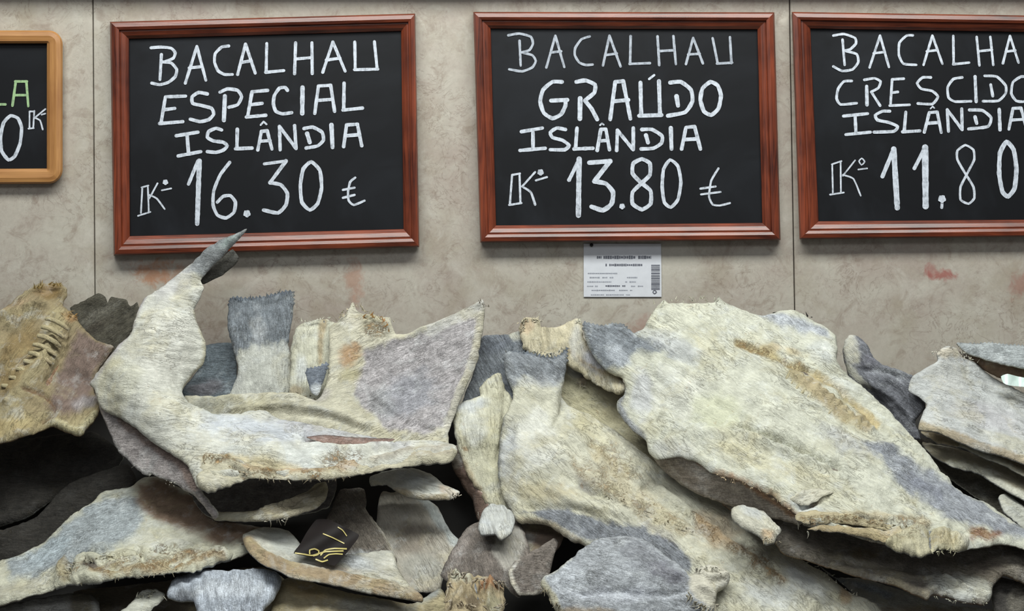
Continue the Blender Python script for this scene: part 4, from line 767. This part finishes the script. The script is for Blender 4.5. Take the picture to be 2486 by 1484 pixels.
f = Fish('furry blue-grey tail end lying at the bottom left')
f.sheet('tail_fin', [(406,1440),(417,1414),(440,1400),(462,1394),(490,1384),(554,1388),(620,1384),(668,1391),(684,1408),(680,1431),(666,1455),(640,1484),(610,1540),(500,1540),(480,1490),(470,1462),(430,1460),(408,1452)], [(406,1440,.04),(490,1384,.03),(668,1391,.03),(600,1520,.06),(560,1430,.08)], T=10, col=(166,174,186), skin=1, R=16, rays=[([(400,1370),(700,1370),(700,1560),(400,1560)],(560,1640),46,1.6)], patches=[((440,1400,40,10,-20),(96,96,96),8,6,.8,1),((560,1440,80,20,0),(196,202,210),20,14,.6,1),((450,1450,30,10,0),(70,70,72),10,6,.7,1)], lump=3, grain=85, jag=1.3).build()
f = Fish('crumbled cream cod scrap left of the furry tail end')
f.sheet('flesh', [(305,1475),(330,1452),(350,1436),(378,1432),(400,1445),(392,1462),(370,1480),(340,1510),(300,1520),(260,1510)], [(305,1475,.04),(378,1432,.02),(340,1510,.05)], T=10, col=(206,206,190), lump=7, jag=2.6, step=6)
f.strands([(330,1452),(375,1436),(395,1452)], 30, 12, 60, 80, CREAM, 2.2, .014).build()
f = Fish('yellowish cod lying in the shade below the tan cut edge')
f.sheet('flesh', [(660,1470),(690,1410),(720,1405),(800,1430),(900,1450),(1000,1468),(1070,1430),(1090,1480),(1080,1560),(660,1560)], [(690,1410,-.0),(1070,1430,.0),(660,1550,.03),(1080,1550,.03)], T=8, col=(180,164,124), patches=[((740,1440,50,20,20),(190,160,100),14,8,.6),((900,1480,90,16,5),(176,178,172),14,8,.7),((1040,1450,40,16,-30),(150,160,166),12,8,.7)], lump=5, grain=10).build()
f = Fish('grey cod end in the bottom left corner')
f.sheet('flesh', [(-80,1500),(0,1474),(60,1462),(130,1448),(200,1440),(240,1465),(230,1560),(-80,1560)], [(-80,1500,.01),(130,1448,.0),(240,1465,-.01),(0,1550,.02)], T=8, col=(168,166,160), skin=.5, lump=5, patches=[((200,1470,30,30,0),(120,110,84),12,8,.8)]).build()
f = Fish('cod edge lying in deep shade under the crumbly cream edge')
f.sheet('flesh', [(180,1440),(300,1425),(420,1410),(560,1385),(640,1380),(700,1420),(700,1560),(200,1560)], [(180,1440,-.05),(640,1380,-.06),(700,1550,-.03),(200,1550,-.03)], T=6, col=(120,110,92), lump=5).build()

for lab, ol, dd in (('shade-coloured cod back deep in the gap below the ribbed cod', [(-90,1090),(0,1075),(120,1060),(230,1050),(300,1110),(250,1170),(150,1200),(60,1260),(-90,1290)], -.085),
                    ('shade-coloured cod edge in the gap beside the blue-grey skin', [(-90,1260),(0,1290),(90,1255),(160,1180),(230,1150),(310,1130),(330,1180),(240,1240),(140,1330),(0,1400),(-90,1420)], -.065)):
    f = Fish(lab); f.sheet('skin', ol, [(p[0], p[1], dd+.01*math.sin(i*2)) for i, p in enumerate(ol)], T=6, col=(46,43,39), skin=1, lump=6).build()  # gap shade is put into the near-black colour of both cods

# ---- right heap
f = Fish('cod with a dark brown cut side near the wall at the right edge')
f.sheet('skin', [(2322,834),(2360,838),(2400,834),(2486,842),(2580,846),(2580,915),(2486,895),(2440,885),(2390,872),(2345,856)], [(2322,834,.02),(2486,842,.0),(2580,880,.03),(2400,875,.035)], T=5, col=(150,156,158), skin=1, rays=[([(2300,820),(2600,820),(2600,930),(2300,930)],(2300,1000),24,.6)], lump=2, fringe=[([(2350,820),(2590,820),(2590,848),(2350,846)],4)])
f.sheet('side_edge', [(2326,850),(2346,852),(2380,868),(2430,880),(2486,893),(2580,912),(2580,955),(2486,930),(2430,920),(2392,900),(2366,877),(2338,868)], [(2300,850,.02),(2486,893,.028),(2580,912,.028),(2302,870,.005),(2486,935,.0),(2580,960,.0)], T=4, col=(118,92,68), lump=3, patches=[((2330,862,30,12,20),(196,184,168),8,6,.9)]).build()
f = Fish('folded grey ribbed fin between the big cod and the pale right cod')
f.sheet('skin', [(2048,855),(2050,830),(2061,814),(2084,817),(2107,841),(2119,868),(2142,887),(2180,900),(2215,913),(2216,936),(2232,960),(2247,983),(2235,1007),(2222,1026),(2236,1068),(2190,1062),(2120,1010),(2070,940),(2053,887)], [(2061,814,.025),(2048,860,.02),(2215,915,.02),(2247,983,.02),(2190,1062,-.02),(2100,960,.0),(2130,910,.04)], T=6, col=(112,114,122), skin=1, patches=[((2066,846,20,44,-14),(206,204,190),10,8,.95),((2150,905,34,8,15),(176,180,186),8,6,.7,1),((2110,880,20,16,0),(104,104,114),10,6,.8,1),(('line',6,[(2055,890),(2085,918),(2110,940)]),FLESH,6,4,.8)], rays=[([(2100,900),(2260,900),(2260,1080),(2100,1080)],(2050,840),46,1.1)], creases=[([(2095,900),(2150,905),(2210,925)],8,-4),([(2120,930),(2180,980),(2225,1030)],9,4),([(2100,940),(2160,1000),(2215,1062)],9,-4)], lump=3, grain=40, jag=2.0).build()
f = Fish('smooth pale cod at the right edge on top of two thin layers')
f.sheet('flesh', [(2206,948),(2214,916),(2250,893),(2276,876),(2275,858),(2294,841),(2320,846),(2334,870),(2366,880),(2392,903),(2426,926),(2486,957),(2600,1000),(2620,1180),(2486,1128),(2430,1107),(2392,1099),(2334,1077),(2276,1050),(2230,1042),(2238,1010),(2250,983),(2232,965)],
  [(2206,948,.045),(2294,841,.05),(2426,926,-.02),(2600,1000,-.03),(2230,1042,.07),(2392,1099,.08),(2610,1180,.08),(2350,980,.05)], T=8, col=(202,204,202), patches=[((2400,1020,80,30,20),(200,198,202),24,12,.7),((2300,920,50,40,0),(206,206,200),20,10,.7),(('line',8,[(2232,1036),(2300,1056),(2392,1092),(2486,1122)]),TAN,6,5,.8),((2300,858,26,14,0),(216,204,180),8,6,.9),((2440,1080,60,16,22),CREAM,12,8,.7)], creases=[([(2250,1010),(2340,1040),(2480,1090)],12,3)], grain=22, lump=4, jag=1.4)
f.strands([(2276,860),(2294,844),(2330,855),(2370,882)], 40, 10, -60, 70, (206,192,166), 1.9, .012).build()
f = Fish('thin cod layer just under the smooth pale right cod')
f.sheet('flesh', [(2236,1050),(2300,1060),(2400,1090),(2620,1160),(2620,1215),(2486,1155),(2432,1128),(2380,1108),(2334,1086),(2280,1078)], [(2236,1050,.0),(2620,1160,.0),(2334,1086,.04),(2486,1155,.045),(2620,1215,.045)], T=5, col=(170,152,116), patches=[(('line',5,[(2334,1086),(2432,1128),(2486,1155)]),CREAM,4,3)], lump=3, grain=22).build()
f = Fish('second thin cod layer stacked above the dark gap at the right')
f.sheet('flesh', [(2240,1075),(2350,1100),(2486,1150),(2620,1200),(2620,1280),(2486,1215),(2430,1184),(2376,1151),(2316,1135),(2268,1110)], [(2240,1075,-.04),(2486,1150,-.03),(2620,1200,-.03),(2268,1110,.0),(2376,1151,.02),(2486,1215,.03),(2620,1280,.03)], T=6, col=(150,142,118), patches=[(('line',7,[(2300,1132),(2376,1150),(2430,1182),(2486,1212)]),(206,204,186),5,4)], lump=3, grain=24).build()
f = Fish('small pale cod corner above the lower right cod skin')
f.sheet('flesh', [(2424,1210),(2438,1201),(2456,1206),(2490,1232),(2580,1280),(2580,1330),(2486,1285),(2440,1245)], [(2424,1210,.02),(2456,1206,.0),(2580,1330,.03)], T=6, col=(200,200,186), lump=2).build()
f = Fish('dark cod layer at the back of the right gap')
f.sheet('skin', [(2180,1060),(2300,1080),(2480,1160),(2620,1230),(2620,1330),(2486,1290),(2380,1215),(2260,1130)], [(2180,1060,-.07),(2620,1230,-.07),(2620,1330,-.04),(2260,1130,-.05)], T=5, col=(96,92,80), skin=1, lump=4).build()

# the big cod
f = Fish('biggest split cod at the right with a yellow spine channel and grey tail')
f.sheet('flesh', [(1416,781),(1440,788),(1470,790),(1490,784),(1515,789),(1528,800),(1540,810),(1563,797),(1576,773),(1592,748),(1612,728),(1622,738),(1634,736),(1677,738),(1729,736),(1745,722),(1758,736),(1800,755),(1831,764),(1854,768),(1892,757),(1919,753),(1946,761),(1969,776),(2007,799),(2027,818),(2031,845),(2030,880),(2057,914),(2084,934),(2123,968),(2153,999),(2169,1026),(2199,1053),(2238,1091),(2269,1122),(2284,1149),(2311,1179),(2353,1208),(2396,1222),(2443,1256),(2486,1284),(2600,1345),(2600,1400),(2486,1335),(2437,1321),(2395,1328),(2364,1331),(2326,1339),(2301,1331),(2256,1340),(2237,1350),(2206,1344),(2168,1331),(2143,1322),(2095,1309),(2048,1293),(2000,1284),(1953,1276),(1937,1255),(1921,1240),(1896,1221),(1877,1205),(1836,1186),(1795,1167),(1732,1151),(1697,1126),(1648,1110),(1600,1118),(1576,1102),(1568,1072),(1543,1052),(1515,1023),(1499,995),(1499,975),(1515,959),(1519,939),(1511,920),(1479,906),(1450,878),(1430,846),(1418,813)],
  [(1416,781,.05),(1515,789,.04),(1612,728,.035),(1745,730,.03),(1919,755,.03),(2027,830,.05),(1519,939,.05),(1499,985,.045),(1576,1100,.08),(1648,1110,.11),(1836,1186,.15),(1937,1255,.16),(2100,1309,.17),(2237,1350,.17),(2395,1328,.16),(2600,1395,.15),(2123,968,.055),(2269,1122,.06),(2443,1256,.08),(2600,1345,.08),(1700,900,.085),(1900,1000,.12),(2100,1180,.15),(1800,1100,.135),(1480,850,.055)], T=11, col=(212,212,192), back=GRB, R=16, 
  patches=[([(1405,770),(1530,780),(1545,815),(1580,835),(1640,880),(1600,870),(1545,860),(1500,900),(1470,905),(1425,860)],(121,127,134),18,12,1,1),((1500,870,30,20,40),(176,182,190),14,8,.7,1),(('line',9,[(1512,945),(1505,990),(1520,1022),(1560,1068)]),(140,144,154),8,6,.85,1),((1640,850,70,24,30),(196,200,208),24,14,.6),
    ((1680,790,90,40,10),(214,213,190),30,18,.6),((1650,960,80,60,20),(222,222,210),34,20,.6),((1740,1010,60,50,30),(206,208,168),30,16,.6),((1560,960,26,60,0),(206,208,214),16,10,.7),([(1836,768),(1900,762),(1950,778),(2005,808),(2022,838),(1985,828),(1930,806),(1870,786)],(160,165,174),12,8,.95,1),((1990,860,34,26,30),(214,218,214),14,8,.7),
    (('line',9,[(1790,838),(1850,862),(1910,892),(1960,908),(2020,942),(2065,985),(2120,1040)]),(196,172,108),9,7,.85),(('line',15,[(1925,912),(1980,958),(2040,1008),(2095,1042)]),(176,152,98),12,8,.8),((1870,855,50,8,10),(200,176,124),8,6,.7),
    ((2060,1085,70,20,25),(186,188,194),20,12,.6),([(2085,1078),(2160,1085),(2215,1135),(2300,1178),(2400,1236),(2500,1296),(2600,1350),(2600,1375),(2480,1318),(2400,1300),(2300,1268),(2200,1205),(2130,1130)],(140,144,152),16,12,1,1),((2240,1190,50,14,32),(120,124,140),14,8,.6,1),((1830,1120,90,30,25),(210,203,166),28,16,.7),((1960,1180,70,30,25),(214,208,176),26,14,.6),((2230,1060,60,10,45),(214,220,214),8,5,.7),
    (('line',14,[(1960,1268),(2040,1264),(2140,1270),(2250,1285)]),'crumb',12,10,.75),(('line',12,[(1950,1262),(2040,1258),(2140,1262),(2250,1280)]),(198,180,136),12,10,.7),((2392,1306,34,16,10),'crumb',8,6,1),(('line',9,[(1790,838),(1850,862),(1910,892),(1960,908)]),'crumb',9,7,.7),((2210,1320,60,24,10),(206,194,150),12,8,.8),((2120,1300,60,12,15),(196,168,118),8,8,.8),((2390,1306,34,16,10),(150,92,52),10,8,.85),((1950,1232,50,12,20),(204,208,206),10,8,.8),((1985,1222,18,6,-30),(96,72,50),5,4,.8),(('line',5,[(1735,1150),(1800,1168),(1880,1206),(1935,1255)]),(186,130,76),6,5,.7),((1640,1100,50,20,10),(214,214,206),14,8,.8)],
  creases=[([(1790,838),(1850,860),(1910,890),(1960,906)],9,-5),([(1950,900),(2020,940),(2065,982),(2120,1038),(2170,1085)],6,-5),([(1940,915),(1990,955),(2060,1015),(2110,1050)],10,4,22),([(1930,925),(1985,965),(2045,1012)],13,3),([(1800,1046),(1836,1057),(1892,1080),(1954,1110),(2030,1140)],8,-15),([(1600,1090),(1700,1060),(1800,1070),(1900,1098),(2000,1140)],16,6),([(1836,1052),(1900,1062),(1970,1095)],10,4),([(1560,855),(1640,890),(1720,940)],10,3),([(1560,835),(1620,870),(1680,890)],7,-3.5),([(2100,1080),(2200,1110),(2290,1175)],9,3),([(1960,1260),(2060,1275),(2150,1280)],7,-5),([(1950,1275),(2050,1262),(2160,1268),(2240,1290)],9,4.5),([(1940,1240),(1985,1225),(2010,1215)],7,-5),([(2170,1300),(2200,1330),(2240,1345)],10,7),([(2290,1290),(2300,1330)],12,6),([(2255,1290),(2262,1335)],6,-6),([(2200,1055),(2260,1110),(2300,1165)],6,-3),([(2070,950),(2150,1020),(2230,1100),(2300,1180)],9,3.5),([(1600,900),(1700,1000),(1800,1060)],22,3)],
  rays=[([(1405,770),(1530,780),(1570,830),(1500,905),(1425,860)],(1620,1000),50,1.0)], fringe=[([(1405,765),(1535,765),(1535,800),(1405,800)],4)], grain=32, lump=5.5, fib=1.8, jag=1.6,
  split=[('tail_fin', [(1395,760),(1530,765),(1552,815),(1545,850),(1500,900),(1470,912),(1400,880)]), ('spine_channel', [(1780,828),(1850,846),(1915,880),(1965,896),(2025,930),(2072,975),(2125,1035),(2112,1052),(2050,1022),(1985,975),(1925,925),(1860,880),(1790,850)])])
f.sheet('side_edge', [(1576,1098),(1605,1112),(1650,1104),(1700,1120),(1735,1146),(1798,1162),(1840,1181),(1880,1200),(1925,1236),(1945,1262),(1942,1275),(1874,1256),(1779,1230),(1700,1202),(1657,1178),(1616,1146)], [(1576,1098,.06),(1650,1108,.095),(1840,1181,.135),(1942,1262,.14),(1616,1146,.04),(1700,1202,.055),(1874,1256,.085)], T=4, col=(158,148,138), skin=1, lump=2.5, patches=[(('line',6,[(1700,1122),(1800,1165),(1930,1245)]),(186,132,80),6,5,.7),((1660,1150,40,14,30),(150,136,120),10,6,.6,1)])
for k in range(15):
    u = k/14; x = 1918+u*190; y = 903+u*132+10*math.sin(u*3.1); a = math.radians(118+u*22); L = 30-8*abs(u-.4); ca, sa = math.cos(a), math.sin(a)
    pt = lambda p, q: (x+p*ca-q*sa, y+p*sa+q*ca)
    f.sheet('rib', [pt(-3,-3.2), pt(8,-4.2), pt(L*.7,-3), pt(L,1), pt(L*.7,4), pt(8,4.2), pt(-3,3)], [], on=.0095, T=5, edge=.5, col=(204,192,150), jag=.6, lump=.6, step=4, R=5, grain=math.degrees(a), patches=[((x,y,9,7,0),(172,144,84),5,3,.8)])
f.sheet('torn_strip', [(1930,1252),(1965,1240),(2020,1246),(2090,1252),(2160,1262),(2215,1285),(2180,1292),(2110,1278),(2040,1272),(1985,1270),(1950,1272)], [], on=.010, T=5, edge=1, col=(198,182,140), lump=5, fib=3, jag=3, R=9, step=5, grain=6, patches=[(('line',5,[(1950,1262),(2040,1262),(2130,1270)]),'crumb',8,6,1)])
f.sheet('torn_strip', [(1960,1285),(2010,1276),(2080,1284),(2140,1298),(2170,1318),(2110,1310),(2040,1294)], [], on=.012, T=4, edge=1, col=(190,168,122), lump=4, fib=2.5, jag=2.5, R=8, step=5, grain=12)
f.sheet('torn_flap', [(1918,1210),(1950,1190),(1990,1188),(2022,1196),(1998,1206),(1982,1218),(1955,1226),(1930,1222)], [], on=.009, T=5, edge=1, col=(212,208,188), lump=3, jag=2, R=9, step=5, grain=-20)
f.sheet('frayed_clump', [(2150,1318),(2175,1298),(2205,1284),(2235,1276),(2262,1286),(2290,1280),(2325,1290),(2350,1310),(2345,1332),(2326,1342),(2300,1333),(2262,1340),(2238,1354),(2206,1347),(2170,1334)], [(2150,1318,.178),(2235,1276,.172),(2350,1310,.172),(2238,1350,.182),(2300,1333,.178)], T=14, edge=2, col=(204,196,160), lump=9, fib=3, jag=3, R=22, step=5, grain=80, patches=[((2290,1310,40,16,10),(190,174,128),10,8,.7),((2220,1300,50,20,0),'crumb',14,10,.5)], creases=[([(2258,1280),(2262,1340)],6,-7),([(2200,1290),(2225,1340)],6,-4),([(2310,1290),(2316,1335)],6,-4)])
f.strands([(1940,1258),(1955,1290)], 8, 26, 75, 20, (214,204,176), 2.0, -.0, .8).strands([(2180,1320),(2240,1345),(2320,1335)], 70, 12, 90, 60, (206,196,150), 2, .012, seed=2).strands([(1600,745),(1615,730),(1745,726),(1760,740)], 36, 12, -80, 50, (210,206,176), 1.7, .012, seed=3).strands([(1960,1262),(2080,1262),(2200,1280)], 60, 16, 10, 30, (196,172,124), 1.8, .016, seed=4).strands([(1740,1152),(1840,1188),(1920,1240)], 40, 10, 60, 50, (190,146,96), 1.7, .006, seed=5).strands([(1860,765),(1880,760),(1970,772),(1975,780)], 20, 12, -80, 60, (34,32,30), 2.2, -.005, seed=6, name='dark_skin_shreds').strands([(2240,1095),(2285,1150)], 12, 8, 0, 50, FLESH, 1.2, .008, seed=7).build()

f = Fish('nugget of white cod flesh lying below the big cod')
f.sheet('flesh', [(1776,1240),(1792,1232),(1830,1238),(1860,1250),(1880,1270),(1898,1290),(1886,1304),(1880,1318),(1860,1322),(1850,1310),(1838,1298),(1800,1280),(1778,1260)], [(1776,1240,.105),(1898,1290,.125),(1840,1290,.125)], T=13, edge=2, col=(210,206,186), R=16, patches=[((1862,1308,16,12,0),(196,160,110),8,6,.8),((1830,1255,30,8,25),WHT,8,5,.7)], creases=[([(1790,1245),(1840,1270),(1885,1295)],7,-4)], lump=4, grain=28, step=6)
f.strands([(1852,1308),(1882,1312)], 18, 12, 90, 50, (206,180,140), 2, .016).build()
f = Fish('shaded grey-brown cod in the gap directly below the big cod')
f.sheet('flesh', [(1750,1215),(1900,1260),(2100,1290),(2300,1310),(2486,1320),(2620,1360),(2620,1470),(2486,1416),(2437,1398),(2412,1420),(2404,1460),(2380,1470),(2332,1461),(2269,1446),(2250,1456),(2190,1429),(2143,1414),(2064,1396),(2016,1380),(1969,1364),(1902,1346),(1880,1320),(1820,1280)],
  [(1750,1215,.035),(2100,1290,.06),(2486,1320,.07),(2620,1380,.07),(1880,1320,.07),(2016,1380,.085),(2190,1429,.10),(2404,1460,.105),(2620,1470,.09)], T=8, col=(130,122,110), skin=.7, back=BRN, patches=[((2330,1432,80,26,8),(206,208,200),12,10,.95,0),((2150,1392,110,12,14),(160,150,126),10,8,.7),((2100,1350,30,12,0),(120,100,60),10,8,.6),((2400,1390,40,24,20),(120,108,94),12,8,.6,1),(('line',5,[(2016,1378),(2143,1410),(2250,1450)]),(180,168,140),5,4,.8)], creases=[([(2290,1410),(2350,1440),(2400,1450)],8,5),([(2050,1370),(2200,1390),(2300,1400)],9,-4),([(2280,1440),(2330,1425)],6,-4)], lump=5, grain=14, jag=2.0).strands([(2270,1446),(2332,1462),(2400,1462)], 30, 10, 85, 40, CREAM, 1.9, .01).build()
f = Fish('blue-white cod edge in the dark gap at the lower right')
f.sheet('flesh', [(1990,1375),(2024,1402),(2100,1408),(2190,1436),(2260,1462),(2330,1475),(2420,1485),(2430,1560),(2150,1560),(2080,1450)], [(1990,1375,-.04),(2260,1462,-.01),(2430,1560,.01),(2150,1550,-.03)], T=6, col=(180,180,170), patches=[((2100,1430,70,10,18),(150,164,178),8,6,.8,1),((2250,1490,100,14,5),(160,140,104),10,8,.7)], lump=4, grain=18).build()
f = Fish('dark cod fin in the bottom right corner')
f.sheet('fin', [(2405,1440),(2430,1404),(2486,1420),(2580,1440),(2580,1560),(2440,1560),(2415,1490)], [(2405,1440,.05),(2580,1440,.06),(2440,1550,.06)], T=5, col=(72,68,64), skin=1, rays=[([(2400,1390),(2600,1390),(2600,1570),(2400,1570)],(2380,1600),30,1.4)], lump=4, patches=[((2470,1460,20,40,20),(130,124,110),12,8,.6,1)]).build()

# ------------------------------------------------------------------ printed film and plastic scrap
def wavy(name, outline, df, mat, parent, loc, th=.0008):
    ol = catmull(outline, True, 6); n = len(ol)
    g = np.array([(x, y) for x in np.arange(ol[:, 0].min(), ol[:, 0].max(), 7) for y in np.arange(ol[:, 1].min(), ol[:, 1].max(), 7)]); g = g[sdf(g, ol) < -4]
    pts = np.concatenate([ol, g]); vo, _, fo, *_ = delaunay_2d_cdt([Vector(p) for p in pts], [(i, (i+1) % n) for i in range(n)], [], 1, 1e-4)
    P = np.array([(v.x, v.y) for v in vo]); d = df(P); V = np.concatenate([P3a(P, d), P3a(P, d-th)])-loc; N = len(P)
    Fc = [tuple(f) for f in fo]+[tuple(i+N for i in reversed(f)) for f in fo]
    return mesh_obj(name, V, Fc, mat, parent)
loc = np.array(P3(790, 1372, .60)); film = empty('printed_film', loc); tag(film, 'crumpled dark film with gold curved print among the lower cod', 'packaging')
bpy.context.view_layer.update()
FD = lambda P: d0(P[:, 1])+.078+.005*np.sin(P[:, 0]/23+P[:, 1]/15)
wavy('film_sheet', [(713,1344),(728,1322),(745,1292),(768,1262),(800,1262),(835,1280),(872,1300),(852,1330),(834,1352),(812,1374),(790,1366),(750,1352)], FD, M_FILM, film, loc)
def print_line(name, pts, w):
    q = catmull(pts, False, 4); V = []; Fc = []
    tn = np.gradient(q, axis=0); tn /= np.linalg.norm(tn, axis=1)[:, None]; nr = np.stack([-tn[:, 1], tn[:, 0]], 1)
    for s in (1, -1):
        e = q+nr*s*w/2; V.append(P3a(e, FD(e)+.0012))
    n = len(q); V = np.concatenate(V)-loc; mesh_obj(name, V, [(i, i+1, n+i+1, n+i) for i in range(n-1)], M_GOLD, film)
for pts, w in (([(716,1343),(738,1346),(758,1349),(790,1340),(834,1338)], 3.4), ([(752,1346),(752,1336),(764,1333),(774,1338),(772,1347),(760,1350)], 3.4), ([(778,1349),(790,1336),(812,1332),(842,1333)], 3.4), ([(786,1356),(798,1347),(815,1345),(832,1346)], 3), ([(766,1358),(782,1364),(796,1360)], 3.4),
               ([(784,1296),(808,1306),(836,1320)], 2.6), ([(820,1280),(832,1288),(842,1302)], 2.4)): print_line('gold_print', pts, w)
loc = np.array(P3(2460, 944, .2)); pl = empty('plastic_scrap', loc); tag(pl, 'scrap of glossy white plastic under the dark cut side at the right', 'plastic')
bpy.context.view_layer.update()
PD = lambda P: d0(P[:, 1])+.035+.008*np.sin(P[:, 0]/9)
wavy('film_fold', [(2430,914),(2446,908),(2470,914),(2500,920),(2540,930),(2540,944),(2490,940),(2450,936),(2436,930)], PD, M_PLAST, pl, loc, .0012)
